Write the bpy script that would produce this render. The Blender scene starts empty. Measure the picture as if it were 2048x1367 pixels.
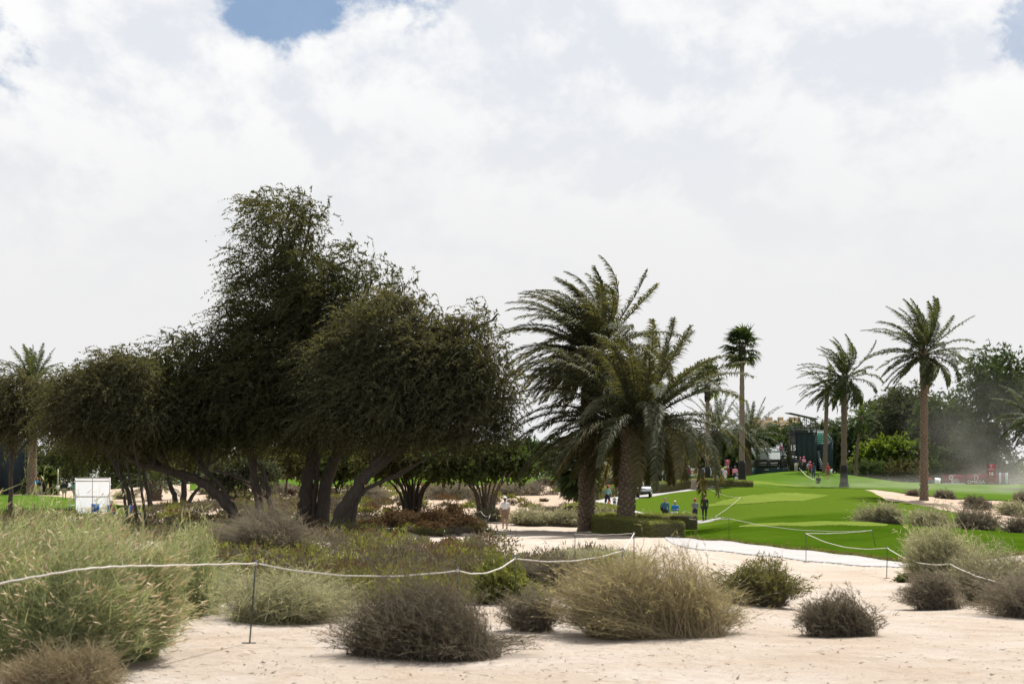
import bpy, bmesh, math, random
import numpy as np
from mathutils import Vector, Matrix

# ------------------------------------------------------------------ camera, sky, sun
SC = bpy.context.scene
COL = SC.collection
F, CX, HY, CH = 3000.0, 1024.0, 985.0, 2.0        # focal length in photo pixels, centre column, horizon row, eye height
RS = np.random.RandomState
rng = RS(7)

cam_d = bpy.data.cameras.new('camera')
cam = bpy.data.objects.new('camera', cam_d); COL.objects.link(cam)
cam.location = (0, 0, CH); cam.rotation_euler = (math.radians(90), 0, 0)
cam_d.sensor_width = 36; cam_d.lens = F / 2048 * 36
cam_d.shift_y = (HY - 683.5) / 2048
cam_d.clip_start = 0.1; cam_d.clip_end = 20000
cam_d.dof.use_dof = True; cam_d.dof.focus_distance = 75; cam_d.dof.aperture_fstop = 2.8
SC.camera = cam

SUN_AZ, SUN_EL = math.radians(24), math.radians(56)
SKY_STRENGTH = 0.087
SC.view_settings.view_transform = 'Standard'; SC.view_settings.look = 'None'
SC.view_settings.exposure = 0.82; SC.view_settings.gamma = 1
SC.cycles.use_denoising = True
SC.cycles.max_bounces = 6; SC.cycles.diffuse_bounces = 3; SC.cycles.transmission_bounces = 4
SC.cycles.transparent_max_bounces = 8; SC.cycles.volume_bounces = 1
SC.cycles.sample_clamp_indirect = 6

sv = Vector((math.sin(SUN_AZ) * math.cos(SUN_EL), math.cos(SUN_AZ) * math.cos(SUN_EL), math.sin(SUN_EL)))
sun_d = bpy.data.lights.new('sun', 'SUN'); sun_d.energy = 5.0; sun_d.angle = math.radians(0.6); sun_d.color = (1, .965, .91)
sun = bpy.data.objects.new('sun', sun_d); COL.objects.link(sun)
sun.rotation_euler = sv.to_track_quat('Z', 'Y').to_euler(); sun.location = (30, 60, 60)


class NT:
    """small helper for node trees"""
    def __init__(s, nt): s.nt = nt; s.n = nt.nodes; s.l = nt.links
    def node(s, t, **k):
        x = s.n.new(t)
        for a, b in k.items(): setattr(x, a, b)
        return x
    def put(s, sock, v):
        if v is None: return
        if isinstance(v, bpy.types.NodeSocket): s.l.new(v, sock)
        else: sock.default_value = v
    def math(s, op, a, b=None, c=None, clamp=False):
        x = s.node('ShaderNodeMath', operation=op, use_clamp=clamp)
        s.put(x.inputs[0], a); s.put(x.inputs[1], b); s.put(x.inputs[2], c)
        return x.outputs[0]
    def vmath(s, op, a, b=None, out=0):
        x = s.node('ShaderNodeVectorMath', operation=op)
        s.put(x.inputs[0], a)
        if b is not None: s.put(x.inputs[1], b)
        return x.outputs[out]
    def noise(s, vec, scale, detail=4, rough=.5, dist=0.0, out='Fac'):
        x = s.node('ShaderNodeTexNoise')
        if vec is not None: s.l.new(vec, x.inputs['Vector'])
        x.inputs['Scale'].default_value = scale; x.inputs['Detail'].default_value = detail
        x.inputs['Roughness'].default_value = rough; x.inputs['Distortion'].default_value = dist
        return x.outputs[out]
    def smooth(s, v, a, b, lo=0.0, hi=1.0):
        x = s.node('ShaderNodeMapRange', interpolation_type='SMOOTHSTEP')
        s.put(x.inputs[0], v); s.put(x.inputs[1], a); s.put(x.inputs[2], b); s.put(x.inputs[3], lo); s.put(x.inputs[4], hi)
        return x.outputs[0]
    def ramp(s, v, stops, interp='LINEAR'):
        x = s.node('ShaderNodeValToRGB'); x.color_ramp.interpolation = interp
        s.put(x.inputs[0], v)
        e = x.color_ramp.elements
        while len(e) < len(stops): e.new(.5)
        for k, (p, c) in enumerate(stops): e[k].position = p; e[k].color = (*c[:3], 1)
        return x.outputs[0]
    def mix(s, f, a, b, kind='MIX'):
        x = s.node('ShaderNodeMix', data_type='RGBA', blend_type=kind)
        s.put(x.inputs[0], f)
        for i, v in ((6, a), (7, b)):
            if isinstance(v, tuple): v = (*v[:3], 1)
            s.put(x.inputs[i], v)
        return x.outputs[2]


def pixel_dir(px, py):
    v = Vector(((px - CX) / F, 1, (HY - py) / F)); v.normalize(); return v


world = bpy.data.worlds.new('World'); SC.world = world; world.use_nodes = True
w = NT(world.node_tree); w.n.clear()
wo = w.node('ShaderNodeOutputWorld'); bg = w.node('ShaderNodeBackground'); w.l.new(bg.outputs[0], wo.inputs[0])
sky = w.node('ShaderNodeTexSky'); sky.sky_type = 'NISHITA'; sky.sun_disc = False
sky.sun_elevation = SUN_EL; sky.sun_rotation = SUN_AZ; sky.dust_density = 2.0; sky.air_density = 1.0; sky.ozone_density = 2.0
dirv = w.node('ShaderNodeTexCoord').outputs['Generated']
sep = w.node('ShaderNodeSeparateXYZ'); w.l.new(dirv, sep.inputs[0])
st = w.vmath('MULTIPLY', dirv, (1, 1, 1.35))
cover = w.noise(st, 4.7, 11, .60, .12)
up = w.vmath('ADD', st, (0.012, 0.0, 0.03))
cover_up = w.noise(up, 4.7, 11, .60, .12)
wide = w.noise(w.vmath('ADD', st, (3.1, 1.7, .4)), 2.2, 3, .5)
# cloud deck thickest toward the horizon, broken higher up
bias = w.smooth(sep.outputs[2], .10, .36, .50, .13)
bias = w.math('ADD', bias, w.math('MULTIPLY', w.math('SUBTRACT', wide, .5), .25))
for (px, py, r, a) in [(-10, 140, .065, .24), (270, 150, .09, -.20), (380, 60, .07, -.10), (520, -50, .06, .12), (250, -40, .04, .06), (610, 10, .05, .12), (840, -10, .05, .16), (1150, 0, .07, .14), (1320, 70, .06, .08), (2090, 70, .05, .14)]:
    d = w.vmath('DISTANCE', dirv, tuple(pixel_dir(px, py)), out=1)
    bias = w.math('SUBTRACT', bias, w.smooth(d, r, r * .1, 0.0, a))
dens = w.math('ADD', w.math('ADD', w.math('MULTIPLY', w.math('SUBTRACT', cover, .5), 1.7), .5), bias)
veil = w.smooth(w.noise(w.vmath('ADD', st, (7, 2, 1)), 3.0, 6, .6), .35, .75, .12, .75)
alpha = w.math('MAXIMUM', w.smooth(dens, .46, .60), veil)
edge = w.math('SUBTRACT', cover, cover_up)
lit = w.smooth(edge, -.065, .055)
body = w.smooth(dens, .6, 1.15)
cl = w.mix(lit, (5.1, 5.3, 5.68), (6.45, 6.45, 6.45))
cl = w.mix(w.math('MULTIPLY', body, .45), cl, (5.4, 5.52, 5.72))
cl = w.mix(w.smooth(sep.outputs[2], .29, .10, 0, .94), cl, (5.62, 5.60, 5.62))
skyc = w.mix(1.0, sky.outputs[0], (.30, .30, .30), 'MULTIPLY')
skyc = w.mix(.6, skyc, (1.55, 2.85, 4.9))
col = w.mix(alpha, skyc, cl)
w.l.new(col, bg.inputs[0]); bg.inputs[1].default_value = SKY_STRENGTH

# ------------------------------------------------------------------ helpers: geometry
def wx(px, Y): return (px - CX) / F * Y
def wz(py, Y): return CH - (py - HY) / F * Y

TAB = {
 -900: [(0,0),(60,0),(80,.2),(100,.5),(140,1.75),(200,2.2),(600,2.2)],
 0:    [(0,0),(60,0),(80,.2),(100,.5),(140,1.75),(200,2.2),(600,2.2)],
 200:  [(0,0),(60,0),(85,.2),(100,.55),(125,1.1),(140,1.6),(200,2.3),(600,2.3)],
 320:  [(0,0),(70,0),(90,.3),(105,.75),(125,1.3),(150,2.0),(200,3),(600,3)],
 600:  [(0,0),(75,0),(88,.15),(100,.7),(130,1.8),(170,3.0),(200,3.9),(600,4)],
 1000: [(0,0),(85,-.04),(95,.15),(105,.75),(130,1.95),(150,2.8),(165,3.1),(200,4.1),(600,4.1)],
 1200: [(0,0),(80,-.1),(90,-.1),(105,.4),(125,1.6),(140,2.4),(150,2.8),(200,4),(600,4)],
 1300: [(0,0),(80,-.1),(95,-.2),(110,.6),(125,1.46),(135,1.85),(150,2.8),(170,3),(200,3.5),(600,3.6)],
 1400: [(0,0),(50,-.1),(62,-.1),(78,0),(90,-.25),(102,-.3),(115,1.1),(125,2.15),(140,2.5),(150,2.8),(170,3),(200,3.5),(600,3.6)],
 1500: [(0,0),(28,-.1),(45,-.2),(60,-.2),(74,.45),(86,.2),(95,.55),(110,1.5),(122,2.25),(135,2.4),(150,2.9),(165,3.3),(190,4.2),(220,4.2),(600,4)],
 1600: [(0,0),(20,-.05),(30,-.3),(56,-.3),(62,-.05),(74,.52),(84,.35),(95,.7),(110,1.45),(125,2.35),(140,2.35),(160,2.9),(188,4.95),(200,4.95),(260,4.5),(600,4)],
 1700: [(0,0),(20,-.05),(30,-.3),(53,-.3),(60,-.02),(72,.56),(84,.4),(100,1.1),(125,2.3),(135,2.3),(150,2.5),(190,4.3),(220,4.3),(600,4)],
 1800: [(0,0),(20,-.05),(30,-.3),(48,-.3),(56,0),(70,.48),(84,.1),(95,.85),(108,1.3),(125,1.8),(140,2.3),(165,3.15),(220,3.3),(600,3.3)],
 1900: [(0,0),(20,-.05),(30,-.3),(50,-.3),(56,-.1),(70,.3),(84,-.1),(95,.35),(105,.85),(120,1.4),(140,2.2),(160,2.9),(220,3),(600,3)],
 2048: [(0,0),(20,-.05),(30,-.3),(54,-.3),(60,-.15),(68,-.04),(84,-.2),(105,.42),(120,1.2),(140,2),(160,2.8),(220,3),(600,3)],
 2900: [(0,0),(20,-.05),(30,-.3),(54,-.3),(60,-.15),(68,-.04),(84,-.2),(105,.42),(120,1.2),(140,2),(160,2.8),(220,3),(600,3)],
}
YG = np.arange(0, 601, 1.0)
def _smooth1(a, sig):
    k = np.exp(-.5 * (np.arange(-4 * int(sig + 1), 4 * int(sig + 1) + 1) / sig) ** 2); k /= k.sum()
    p = len(k) // 2
    return np.convolve(np.pad(a, p, 'edge'), k, 'valid')
_cols = sorted(TAB)
_prof = np.array([_smooth1(np.interp(YG, *zip(*TAB[c])), 2.2) for c in _cols])
PG = np.arange(-900, 2901, 20.0)
TT = np.array([[np.interp(p, _cols, _prof[:, j]) for j in range(len(YG))] for p in PG])
TT = np.array([_smooth1(TT[:, j], 1.8) for j in range(TT.shape[1])]).T          # (px, Y)

def T(x, y):
    """terrain height, vectorised"""
    x = np.asarray(x, float); y = np.asarray(y, float)
    yy = np.clip(y, 0.5, 599.5)
    p = np.clip((CX + x / np.maximum(yy, 3) * F - PG[0]) / 20.0, 0, len(PG) - 1.001)
    i = p.astype(int); fx = p - i; j = yy.astype(int); fy = yy - j
    z = (TT[i, j] * (1 - fx) * (1 - fy) + TT[i + 1, j] * fx * (1 - fy) + TT[i, j + 1] * (1 - fx) * fy + TT[i + 1, j + 1] * fx * fy)
    return z + 0.025 * np.sin(x * .9 + 1.3) * np.sin(y * .55) + 0.015 * np.sin(x * 2.3 - y * 1.1)

def gp(px, Y, dz=0.0):
    x = wx(px, Y); return np.array((x, Y, float(T(x, Y)) + dz))
def at(px, py, Y): return np.array((wx(px, Y), Y, wz(py, Y)))

def mesh_np(name, V, faces, mats, midx=None, smooth=False, rnd=None):
    """faces: list of int arrays (n,3) or (n,4)"""
    V = np.ascontiguousarray(V, np.float32)
    me = bpy.data.meshes.new(name)
    faces = [np.asarray(f, np.int32) for f in faces if len(f)]
    me.vertices.add(len(V)); me.vertices.foreach_set('co', V.ravel())
    nl = sum(f.size for f in faces); nf = sum(len(f) for f in faces)
    me.loops.add(nl); me.loops.foreach_set('vertex_index', np.concatenate([f.ravel() for f in faces]))
    me.polygons.add(nf)
    tot = np.concatenate([np.full(len(f), f.shape[1], np.int32) for f in faces])
    me.polygons.foreach_set('loop_start', np.concatenate([[0], np.cumsum(tot)[:-1]]).astype(np.int32))
    if smooth: me.polygons.foreach_set('use_smooth', np.ones(nf, bool))
    for m in (mats if isinstance(mats, (list, tuple)) else [mats]): me.materials.append(m)
    if midx is not None: me.polygons.foreach_set('material_index', np.asarray(midx, np.int32))
    me.update(calc_edges=True)
    if rnd is not None:
        a = me.attributes.new('rnd', 'FLOAT', 'FACE'); a.data.foreach_set('value', np.asarray(rnd, np.float32))
    return me

def link(name, me, parent=None, loc=None, rot=None):
    o = bpy.data.objects.new(name, me); COL.objects.link(o)
    if parent is not None: o.parent = parent
    if loc is not None: o.location = [float(v) for v in loc]
    if rot is not None: o.rotation_euler = rot
    return o
def tag(o, label=None, cat=None, group=None, kind=None):
    if label: o['label'] = label
    if cat: o['category'] = cat
    if group: o['group'] = group
    if kind: o['kind'] = kind
    return o
def thing(name, label, cat, loc=(0, 0, 0), rz=0.0, group=None):
    o = link(name, None, None, loc, (0, 0, rz)); o.empty_display_size = .2
    return tag(o, label, cat, group)

class G:
    """collects shapes into one mesh"""
    def __init__(s): s.V = []; s.q = []; s.t = []; s.n = 0
    def add(s, V, q=None, t=None):
        V = np.asarray(V, float).reshape(-1, 3); s.V.append(V)
        if q is not None and len(q): s.q.append(np.asarray(q, int) + s.n)
        if t is not None and len(t): s.t.append(np.asarray(t, int) + s.n)
        s.n += len(V); return s
    def box(s, lo, hi, rz=0.0, c=None):
        (a, b, e), (f, g, h) = lo, hi
        V = np.array([(a, b, e), (f, b, e), (f, g, e), (a, g, e), (a, b, h), (f, b, h), (f, g, h), (a, g, h)], float)
        if rz:
            c = V.mean(0) if c is None else np.array(c); M = np.array(Matrix.Rotation(rz, 3, 'Z')); V = (V - c) @ M.T + c
        return s.add(V, [(0, 3, 2, 1), (4, 5, 6, 7), (0, 1, 5, 4), (1, 2, 6, 5), (2, 3, 7, 6), (3, 0, 4, 7)])
    def tube(s, P, r, n=8, cap=True, flat=None):
        P = np.asarray(P, float); m = len(P); r = np.broadcast_to(np.asarray(r, float), (m,))
        tg = np.gradient(P, axis=0); tg /= np.linalg.norm(tg, axis=1)[:, None] + 1e-9
        ref = np.array((0, 0, 1.)) if abs(tg[:, 2]).mean() < .8 else np.array((1., 0, 0))
        u = np.cross(tg, ref); u /= np.linalg.norm(u, axis=1)[:, None] + 1e-9
        v = np.cross(tg, u)
        a = np.arange(n) * 2 * np.pi / n
        V = P[:, None] + r[:, None, None] * (np.cos(a)[None, :, None] * u[:, None] + np.sin(a)[None, :, None] * v[:, None])
        k = np.arange(n); k2 = (k + 1) % n
        q = np.concatenate([np.stack([i * n + k, i * n + k2, (i + 1) * n + k2, (i + 1) * n + k], 1) for i in range(m - 1)])
        V = V.reshape(-1, 3); t = []
        if cap:
            V = np.concatenate([V, P[:1], P[-1:]]); c0 = m * n
            t = [(c0, b, a_) for a_, b in zip(k, k2)] + [(c0 + 1, (m - 1) * n + a_, (m - 1) * n + b) for a_, b in zip(k, k2)]
        return s.add(V, q, t)
    def lathe(s, prof, n=12, c=(0, 0, 0), axis='z'):
        """prof: list of (r, h)"""
        pr = np.array(prof, float); a = np.arange(n) * 2 * np.pi / n
        V = np.stack([pr[:, 0, None] * np.cos(a), pr[:, 0, None] * np.sin(a), np.repeat(pr[:, 1, None], n, 1)], -1).reshape(-1, 3)
        if axis == 'x': V = V[:, [2, 0, 1]]
        if axis == 'y': V = V[:, [1, 2, 0]]
        k = np.arange(n); k2 = (k + 1) % n
        q = np.concatenate([np.stack([i * n + k, i * n + k2, (i + 1) * n + k2, (i + 1) * n + k], 1) for i in range(len(pr) - 1)])
        return s.add(V + np.array(c), q)
    def ell(s, c, r, n=12, m=8):
        th = np.linspace(0, np.pi, m)
        pr = [(math.sin(x) + 1e-4, -math.cos(x)) for x in th]
        g = G().lathe(pr, n)
        return s.add(g.V[0] * np.array(r) + np.array(c), g.q[0])
    def prism(s, poly, y0, y1):
        """polygon in (x, z) extruded along y"""
        n = len(poly); p = np.array(poly, float)
        V = np.concatenate([np.stack([p[:, 0], np.full(n, y), p[:, 1]], 1) for y in (y0, y1)])
        k = np.arange(n); k2 = (k + 1) % n
        s.add(V, np.stack([k, k2, k2 + n, k + n], 1))
        cc = np.array([[p[:, 0].mean(), y0, p[:, 1].mean()], [p[:, 0].mean(), y1, p[:, 1].mean()]])
        b = s.n - 2 * n
        s.V.append(cc); i0 = s.n; s.n += 2
        s.t.append(np.concatenate([np.stack([np.full(n, i0), b + k2, b + k], 1), np.stack([np.full(n, i0 + 1), b + n + k, b + n + k2], 1)]))
        return s
    def mesh(s, name, mat, smooth=False):
        fs = []
        if s.q: fs.append(np.concatenate(s.q))
        if s.t: fs.append(np.concatenate(s.t))
        return mesh_np(name, np.concatenate(s.V), fs, mat, smooth=smooth)
    def build(s, name, mat, parent=None, smooth=False, loc=None, rot=None):
        return link(name, s.mesh(name, mat, smooth), parent, loc, rot)

def nrm(v): return v / (np.linalg.norm(v, axis=-1, keepdims=True) + 1e-9)
def leaf_arrays(P, U, Wv):
    V = np.stack([P + Wv, P + U, P - Wv], 1).reshape(-1, 3)
    return V, np.arange(len(V)).reshape(-1, 3)
def strips(P, wd, side):
    """P (n,k,3) polylines, wd (n,k) half-widths, side (n,3)"""
    n, k, _ = P.shape
    L = P - side[:, None] * wd[..., None]; R = P + side[:, None] * wd[..., None]
    V = np.stack([L, R], 2).reshape(-1, 3)
    b = (np.arange(n) * 2 * k)[:, None] + (np.arange(k - 1) * 2)[None]
    b = b.ravel()
    return V, np.stack([b, b + 1, b + 3, b + 2], 1)
def catmull(P, n=8):
    P = np.asarray(P, float); out = []
    Q = np.concatenate([2 * P[:1] - P[1:2], P, 2 * P[-1:] - P[-2:-1]])
    for i in range(len(P) - 1):
        a, b, c, d = Q[i:i + 4]
        t = np.linspace(0, 1, n, endpoint=False)[:, None]
        out.append(.5 * ((2 * b) + (c - a) * t + (2 * a - 5 * b + 4 * c - d) * t ** 2 + (3 * b - a - 3 * c + d) * t ** 3))
    return np.concatenate(out + [P[-1:]])

# ------------------------------------------------------------------ materials
def new_mat(name):
    m = bpy.data.materials.new(name); m.use_nodes = True
    t = NT(m.node_tree); t.n.clear()
    t.out = t.node('ShaderNodeOutputMaterial'); t.p = t.node('ShaderNodeBsdfPrincipled')
    t.l.new(t.p.outputs[0], t.out.inputs[0])
    t.co = t.node('ShaderNodeTexCoord').outputs['Object']; t.pos = t.node('ShaderNodeNewGeometry').outputs['Position']
    return m, t
def bump(t, h, strength=.3, dist=.02):
    b = t.node('ShaderNodeBump'); b.inputs['Strength'].default_value = strength; b.inputs['Distance'].default_value = dist
    t.l.new(h, b.inputs['Height']); t.l.new(b.outputs[0], t.p.inputs['Normal'])
MC = {}
def plain(col, rough=.6, var=.12, scale=6., metal=0.0, key=None):
    """coloured surface with slight mottling"""
    k = (tuple(round(c, 3) for c in col), rough, var, scale, metal)
    if k in MC: return MC[k]
    m, t = new_mat('surface_%d' % len(MC))
    n = t.noise(t.pos, scale, 4, .6)
    a = tuple(max(0, c * (1 - var)) for c in col); b = tuple(min(1, c * (1 + var)) for c in col)
    t.l.new(t.ramp(n, [(.3, a), (.7, b)]), t.p.inputs['Base Color'])
    t.p.inputs['Roughness'].default_value = rough; t.p.inputs['Metallic'].default_value = metal
    MC[k] = m; return m
def foliage(name, c0, c1, c2, trans=.35, rough=.55, tgain=(1.5, 1.6, .7), spec=.35):
    m, t = new_mat(name)
    at_ = t.node('ShaderNodeAttribute', attribute_name='rnd')
    cr = t.ramp(at_.outputs['Fac'], [(0, c0), (.5, c1), (1, c2)])
    n = t.noise(t.pos, .8, 3, .6)
    cr = t.mix(t.smooth(n, .35, .7, .0, .45), cr, c2)
    t.l.new(cr, t.p.inputs['Base Color']); t.p.inputs['Roughness'].default_value = rough
    t.p.inputs['Specular IOR Level'].default_value = spec
    tr = t.node('ShaderNodeBsdfTranslucent'); t.l.new(t.mix(1.0, cr, tgain, 'MULTIPLY'), tr.inputs[0])
    mx = t.node('ShaderNodeMixShader'); mx.inputs[0].default_value = trans
    t.l.new(t.p.outputs[0], mx.inputs[1]); t.l.new(tr.outputs[0], mx.inputs[2]); t.l.new(mx.outputs[0], t.out.inputs[0])
    return m
def bark(name, c0, c1, scale=9, strength=.7):
    m, t = new_mat(name)
    v = t.vmath('MULTIPLY', t.pos, (1, 1, .22))
    n = t.noise(v, scale, 6, .65); n2 = t.noise(t.pos, 1.3, 3, .5)
    t.l.new(t.mix(t.math('MULTIPLY', n2, .5), t.ramp(n, [(.3, c0), (.7, c1)]), c0), t.p.inputs['Base Color'])
    t.p.inputs['Roughness'].default_value = .9; bump(t, n, strength, .06)
    return m

M = {}
# sand
m, t = new_mat('sand'); M['sand'] = m
n1 = t.noise(t.pos, .35, 5, .6); n2 = t.noise(t.pos, 2.2, 6, .65); n3 = t.noise(t.vmath('MULTIPLY', t.pos, (1, 2.6, 1)), 5.5, 6, .7); n4 = t.noise(t.pos, 60, 3, .6)
c = t.ramp(n1, [(.3, (.465, .372, .29)), (.5, (.51, .432, .358)), (.7, (.57, .505, .445))])
sy_ = t.node('ShaderNodeSeparateXYZ'); t.l.new(t.pos, sy_.inputs[0])
c = t.mix(t.smooth(t.math('ADD', sy_.outputs[1], t.math('MULTIPLY', n1, 30)), 98, 118, 0, .75), c, (.43, .315, .225))   # tan dune sand beyond the trees
c = t.mix(t.smooth(n2, .50, .72, 0, .5), c, (.40, .285, .19))
c = t.mix(t.smooth(n3, .58, .74, 0, .75), c, (.26, .16, .10))
c = t.mix(t.smooth(n4, .45, .75, 0, .25), c, (.30, .22, .16))
t.l.new(c, t.p.inputs['Base Color']); t.p.inputs['Roughness'].default_value = .95; t.p.inputs['Specular IOR Level'].default_value = .1
vo = t.node('ShaderNodeTexVoronoi'); vo.inputs['Scale'].default_value = 2.3; vo.inputs['Randomness'].default_value = 1
wv_ = t.vmath('ADD', t.pos, t.vmath('MULTIPLY', t.noise(t.pos, 1.7, 2, .5, out='Color'), (.6, .6, .6))); t.l.new(wv_, vo.inputs['Vector'])
dent = t.math('MULTIPLY', t.smooth(vo.outputs['Distance'], .05, .24, 0, 1), t.smooth(t.noise(t.pos, .45, 2, .5), .40, .56))
bump(t, t.math('ADD', t.math('ADD', t.math('MULTIPLY', dent, .55), t.math('ADD', t.math('MULTIPLY', n3, .8), n2)), t.math('MULTIPLY', n4, .2)), 1.0, .13)
# mown turf
def turf(name, a, b, c_, fair=None):
    m, t = new_mat(name)
    n1 = t.noise(t.pos, .22, 4, .6); n2 = t.noise(t.pos, 3.0, 5, .7); n3 = t.noise(t.pos, 22, 4, .7)
    col = t.ramp(t.math('ADD', t.math('MULTIPLY', n1, .55), t.math('MULTIPLY', n2, .45)), [(.32, a), (.5, b), (.68, c_)])
    sx_ = t.node('ShaderNodeSeparateXYZ'); t.l.new(t.pos, sx_.inputs[0])
    band = t.math('SINE', t.math('ADD', t.math('MULTIPLY', sx_.outputs[0], 1.5), t.math('MULTIPLY', sx_.outputs[1], .55)))
    col = t.mix(t.smooth(band, -.25, .25, 0, .22), col, c_)
    n5 = t.noise(t.pos, .6, 5, .7)
    if fair: col = t.mix(t.smooth(t.math('ADD', sx_.outputs[1], t.math('MULTIPLY', n1, 5)), 92, 97), col, t.mix(n2, tuple(x * .8 for x in fair), tuple(x * 1.2 for x in fair)))   # blends to a paler, yellower green beyond the dip
    col = t.mix(t.smooth(n5, .56, .78, 0, .5), col, (.105, .115, .026))
    col = t.mix(t.smooth(n3, .4, .7, 0, .4), col, tuple(x * .5 for x in a))
    t.l.new(col, t.p.inputs['Base Color']); t.p.inputs['Roughness'].default_value = .9; t.p.inputs['Specular IOR Level'].default_value = 0
    bump(t, t.math('ADD', n3, t.math('MULTIPLY', n2, .6)), .6, .05)
    return m
M['turf'] = turf('lawn_turf', (.024, .052, .0025), (.036, .072, .004), (.055, .095, .007), (.068, .108, .011))
M['tee'] = turf('tee_turf', (.095, .135, .020), (.118, .160, .027), (.145, .185, .038))
M['far_turf'] = turf('far_turf', (.048, .092, .010), (.064, .115, .014), (.085, .140, .022))
# concrete path
m, t = new_mat('pale_concrete'); M['path'] = m
n1 = t.noise(t.pos, .7, 5, .6); n2 = t.noise(t.pos, 14, 5, .7)
c = t.mix(t.smooth(n2, .4, .7, 0, .35), t.ramp(n1, [(.3, (.25, .235, .225)), (.7, (.31, .295, .285))]), (.17, .155, .14))
t.l.new(c, t.p.inputs['Base Color']); t.p.inputs['Roughness'].default_value = .85; bump(t, n2, .3, .02)

M['ghaf'] = foliage('ghaf_leaves', (.026, .030, .015), (.041, .045, .023), (.078, .078, .041), .40, rough=.75, tgain=(1.9, 1.75, .7), spec=.08)
M['ghaf2'] = foliage('ghaf_leaves_grey', (.037, .038, .023), (.055, .056, .034), (.094, .092, .056), .40, rough=.75, tgain=(1.8, 1.65, .75), spec=.08)
M['far'] = foliage('far_leaves', (.026, .040, .018), (.044, .062, .028), (.076, .096, .044), .30, rough=.75, spec=.08)
M['fargrey'] = foliage('far_leaves_grey', (.045, .050, .034), (.068, .073, .050), (.100, .105, .072), .25, rough=.75, spec=.08)
M['bright'] = foliage('bright_leaves', (.046, .080, .013), (.078, .122, .017), (.135, .178, .030), .45, tgain=(1.6, 1.5, .6))
M['midgreen'] = foliage('mid_leaves', (.030, .044, .016), (.046, .064, .022), (.080, .098, .036), .36, rough=.7, spec=.1)
M['date'] = foliage('date_palm_leaflets', (.040, .048, .028), (.062, .070, .042), (.105, .106, .062), .32, .7, (1.6, 1.4, .55), .1)
M['datedry'] = foliage('date_palm_leaflets_older', (.070, .066, .032), (.100, .092, .046), (.150, .130, .066), .3, .7, (1.4, 1.25, .6), .1)
M['datefar'] = foliage('date_palm_leaflets_far', (.028, .040, .020), (.044, .058, .029), (.080, .088, .045), .3, .7, (1.6, 1.5, .6), .1)
M['fan'] = foliage('fan_palm_leaves', (.022, .036, .015), (.034, .054, .021), (.066, .088, .032), .35, .5, (1.7, 1.6, .5), .25)
M['hedge'] = foliage('hedge_leaves', (.115, .125, .036), (.165, .175, .056), (.22, .225, .080), .3, .7, spec=.1)
M['grass'] = foliage('fountain_grass', (.130, .155, .074), (.210, .238, .126), (.370, .385, .250), .48, .65, (1.25, 1.2, .8), .1)
M['seed'] = foliage('seed_heads', (.50, .41, .26), (.60, .51, .35), (.70, .62, .47), .35, .8, (1.2, 1.1, .8), .1)
M['drystem'] = foliage('dry_stems', (.160, .125, .078), (.245, .198, .120), (.35, .29, .185), .15, .8, (1, 1, .8), .1)
M['darktwig'] = foliage('dark_twigs', (.070, .060, .045), (.112, .096, .072), (.190, .166, .124), .3, .85, (1.15, 1.1, .9), .05)
M['golden'] = foliage('golden_shrub', (.150, .130, .076), (.228, .200, .122), (.345, .308, .205), .46, .75, (1.25, 1.15, .75), .1)
M['greygreen'] = foliage('greygreen_shrub', (.155, .156, .100), (.228, .225, .150), (.350, .338, .240), .47, .75, (1.25, 1.2, .85), .1)
M['olive'] = foliage('olive_shrub', (.074, .074, .028), (.112, .110, .044), (.170, .162, .072), .38, .7, (1.3, 1.25, .65), .1)
M['lime'] = foliage('lime_shrub', (.080, .092, .026), (.125, .138, .042), (.185, .195, .072), .4, .7, (1.35, 1.3, .6), .1)
M['rust'] = foliage('rust_shrub', (.066, .042, .022), (.104, .068, .036), (.155, .106, .058), .25, .8, (1.2, 1, .7), .1)
M['greybrown'] = foliage('greybrown_shrub', (.110, .094, .072), (.165, .142, .110), (.235, .206, .162), .35, .85, (1.15, 1.1, .9), .05)
M['scrubgrey'] = foliage('scrub_grey', (.070, .060, .046), (.106, .092, .070), (.155, .136, .105), .3, .85, (1.1, 1.05, .85), .05)
M['scrub'] = foliage('scrub', (.060, .056, .028), (.090, .084, .042), (.135, .124, .066), .3, .8, (1.2, 1.15, .7), .05)
M['bark'] = bark('dark_bark', (.030, .024, .019), (.085, .068, .052))
M['barkl'] = bark('pale_bark', (.10, .080, .058), (.21, .170, .125))
M['palmbark'] = bark('palm_bark', (.075, .055, .038), (.21, .160, .112), 14)
M['palmstub'] = bark('palm_leaf_base', (.13, .095, .065), (.33, .255, .175), 18, .5)
M['fantrunk'] = bark('fan_palm_bark', (.12, .095, .070), (.24, .195, .150), 10)
M['darkcore'] = plain((.020, .020, .012), .95)
M['post'] = plain((.020, .032, .028), .5)
M['rope'] = plain((.52, .48, .43), .9, .3, 60)
M['white'] = plain((.78, .78, .78), .45, .05)
M['steel'] = plain((.42, .44, .46), .35, .1, 8, .6)
M['black'] = plain((.015, .016, .018), .5)
M['skin'] = plain((.42, .24, .16), .6, .08)
M['skind'] = plain((.20, .11, .07), .6, .08)

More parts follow.
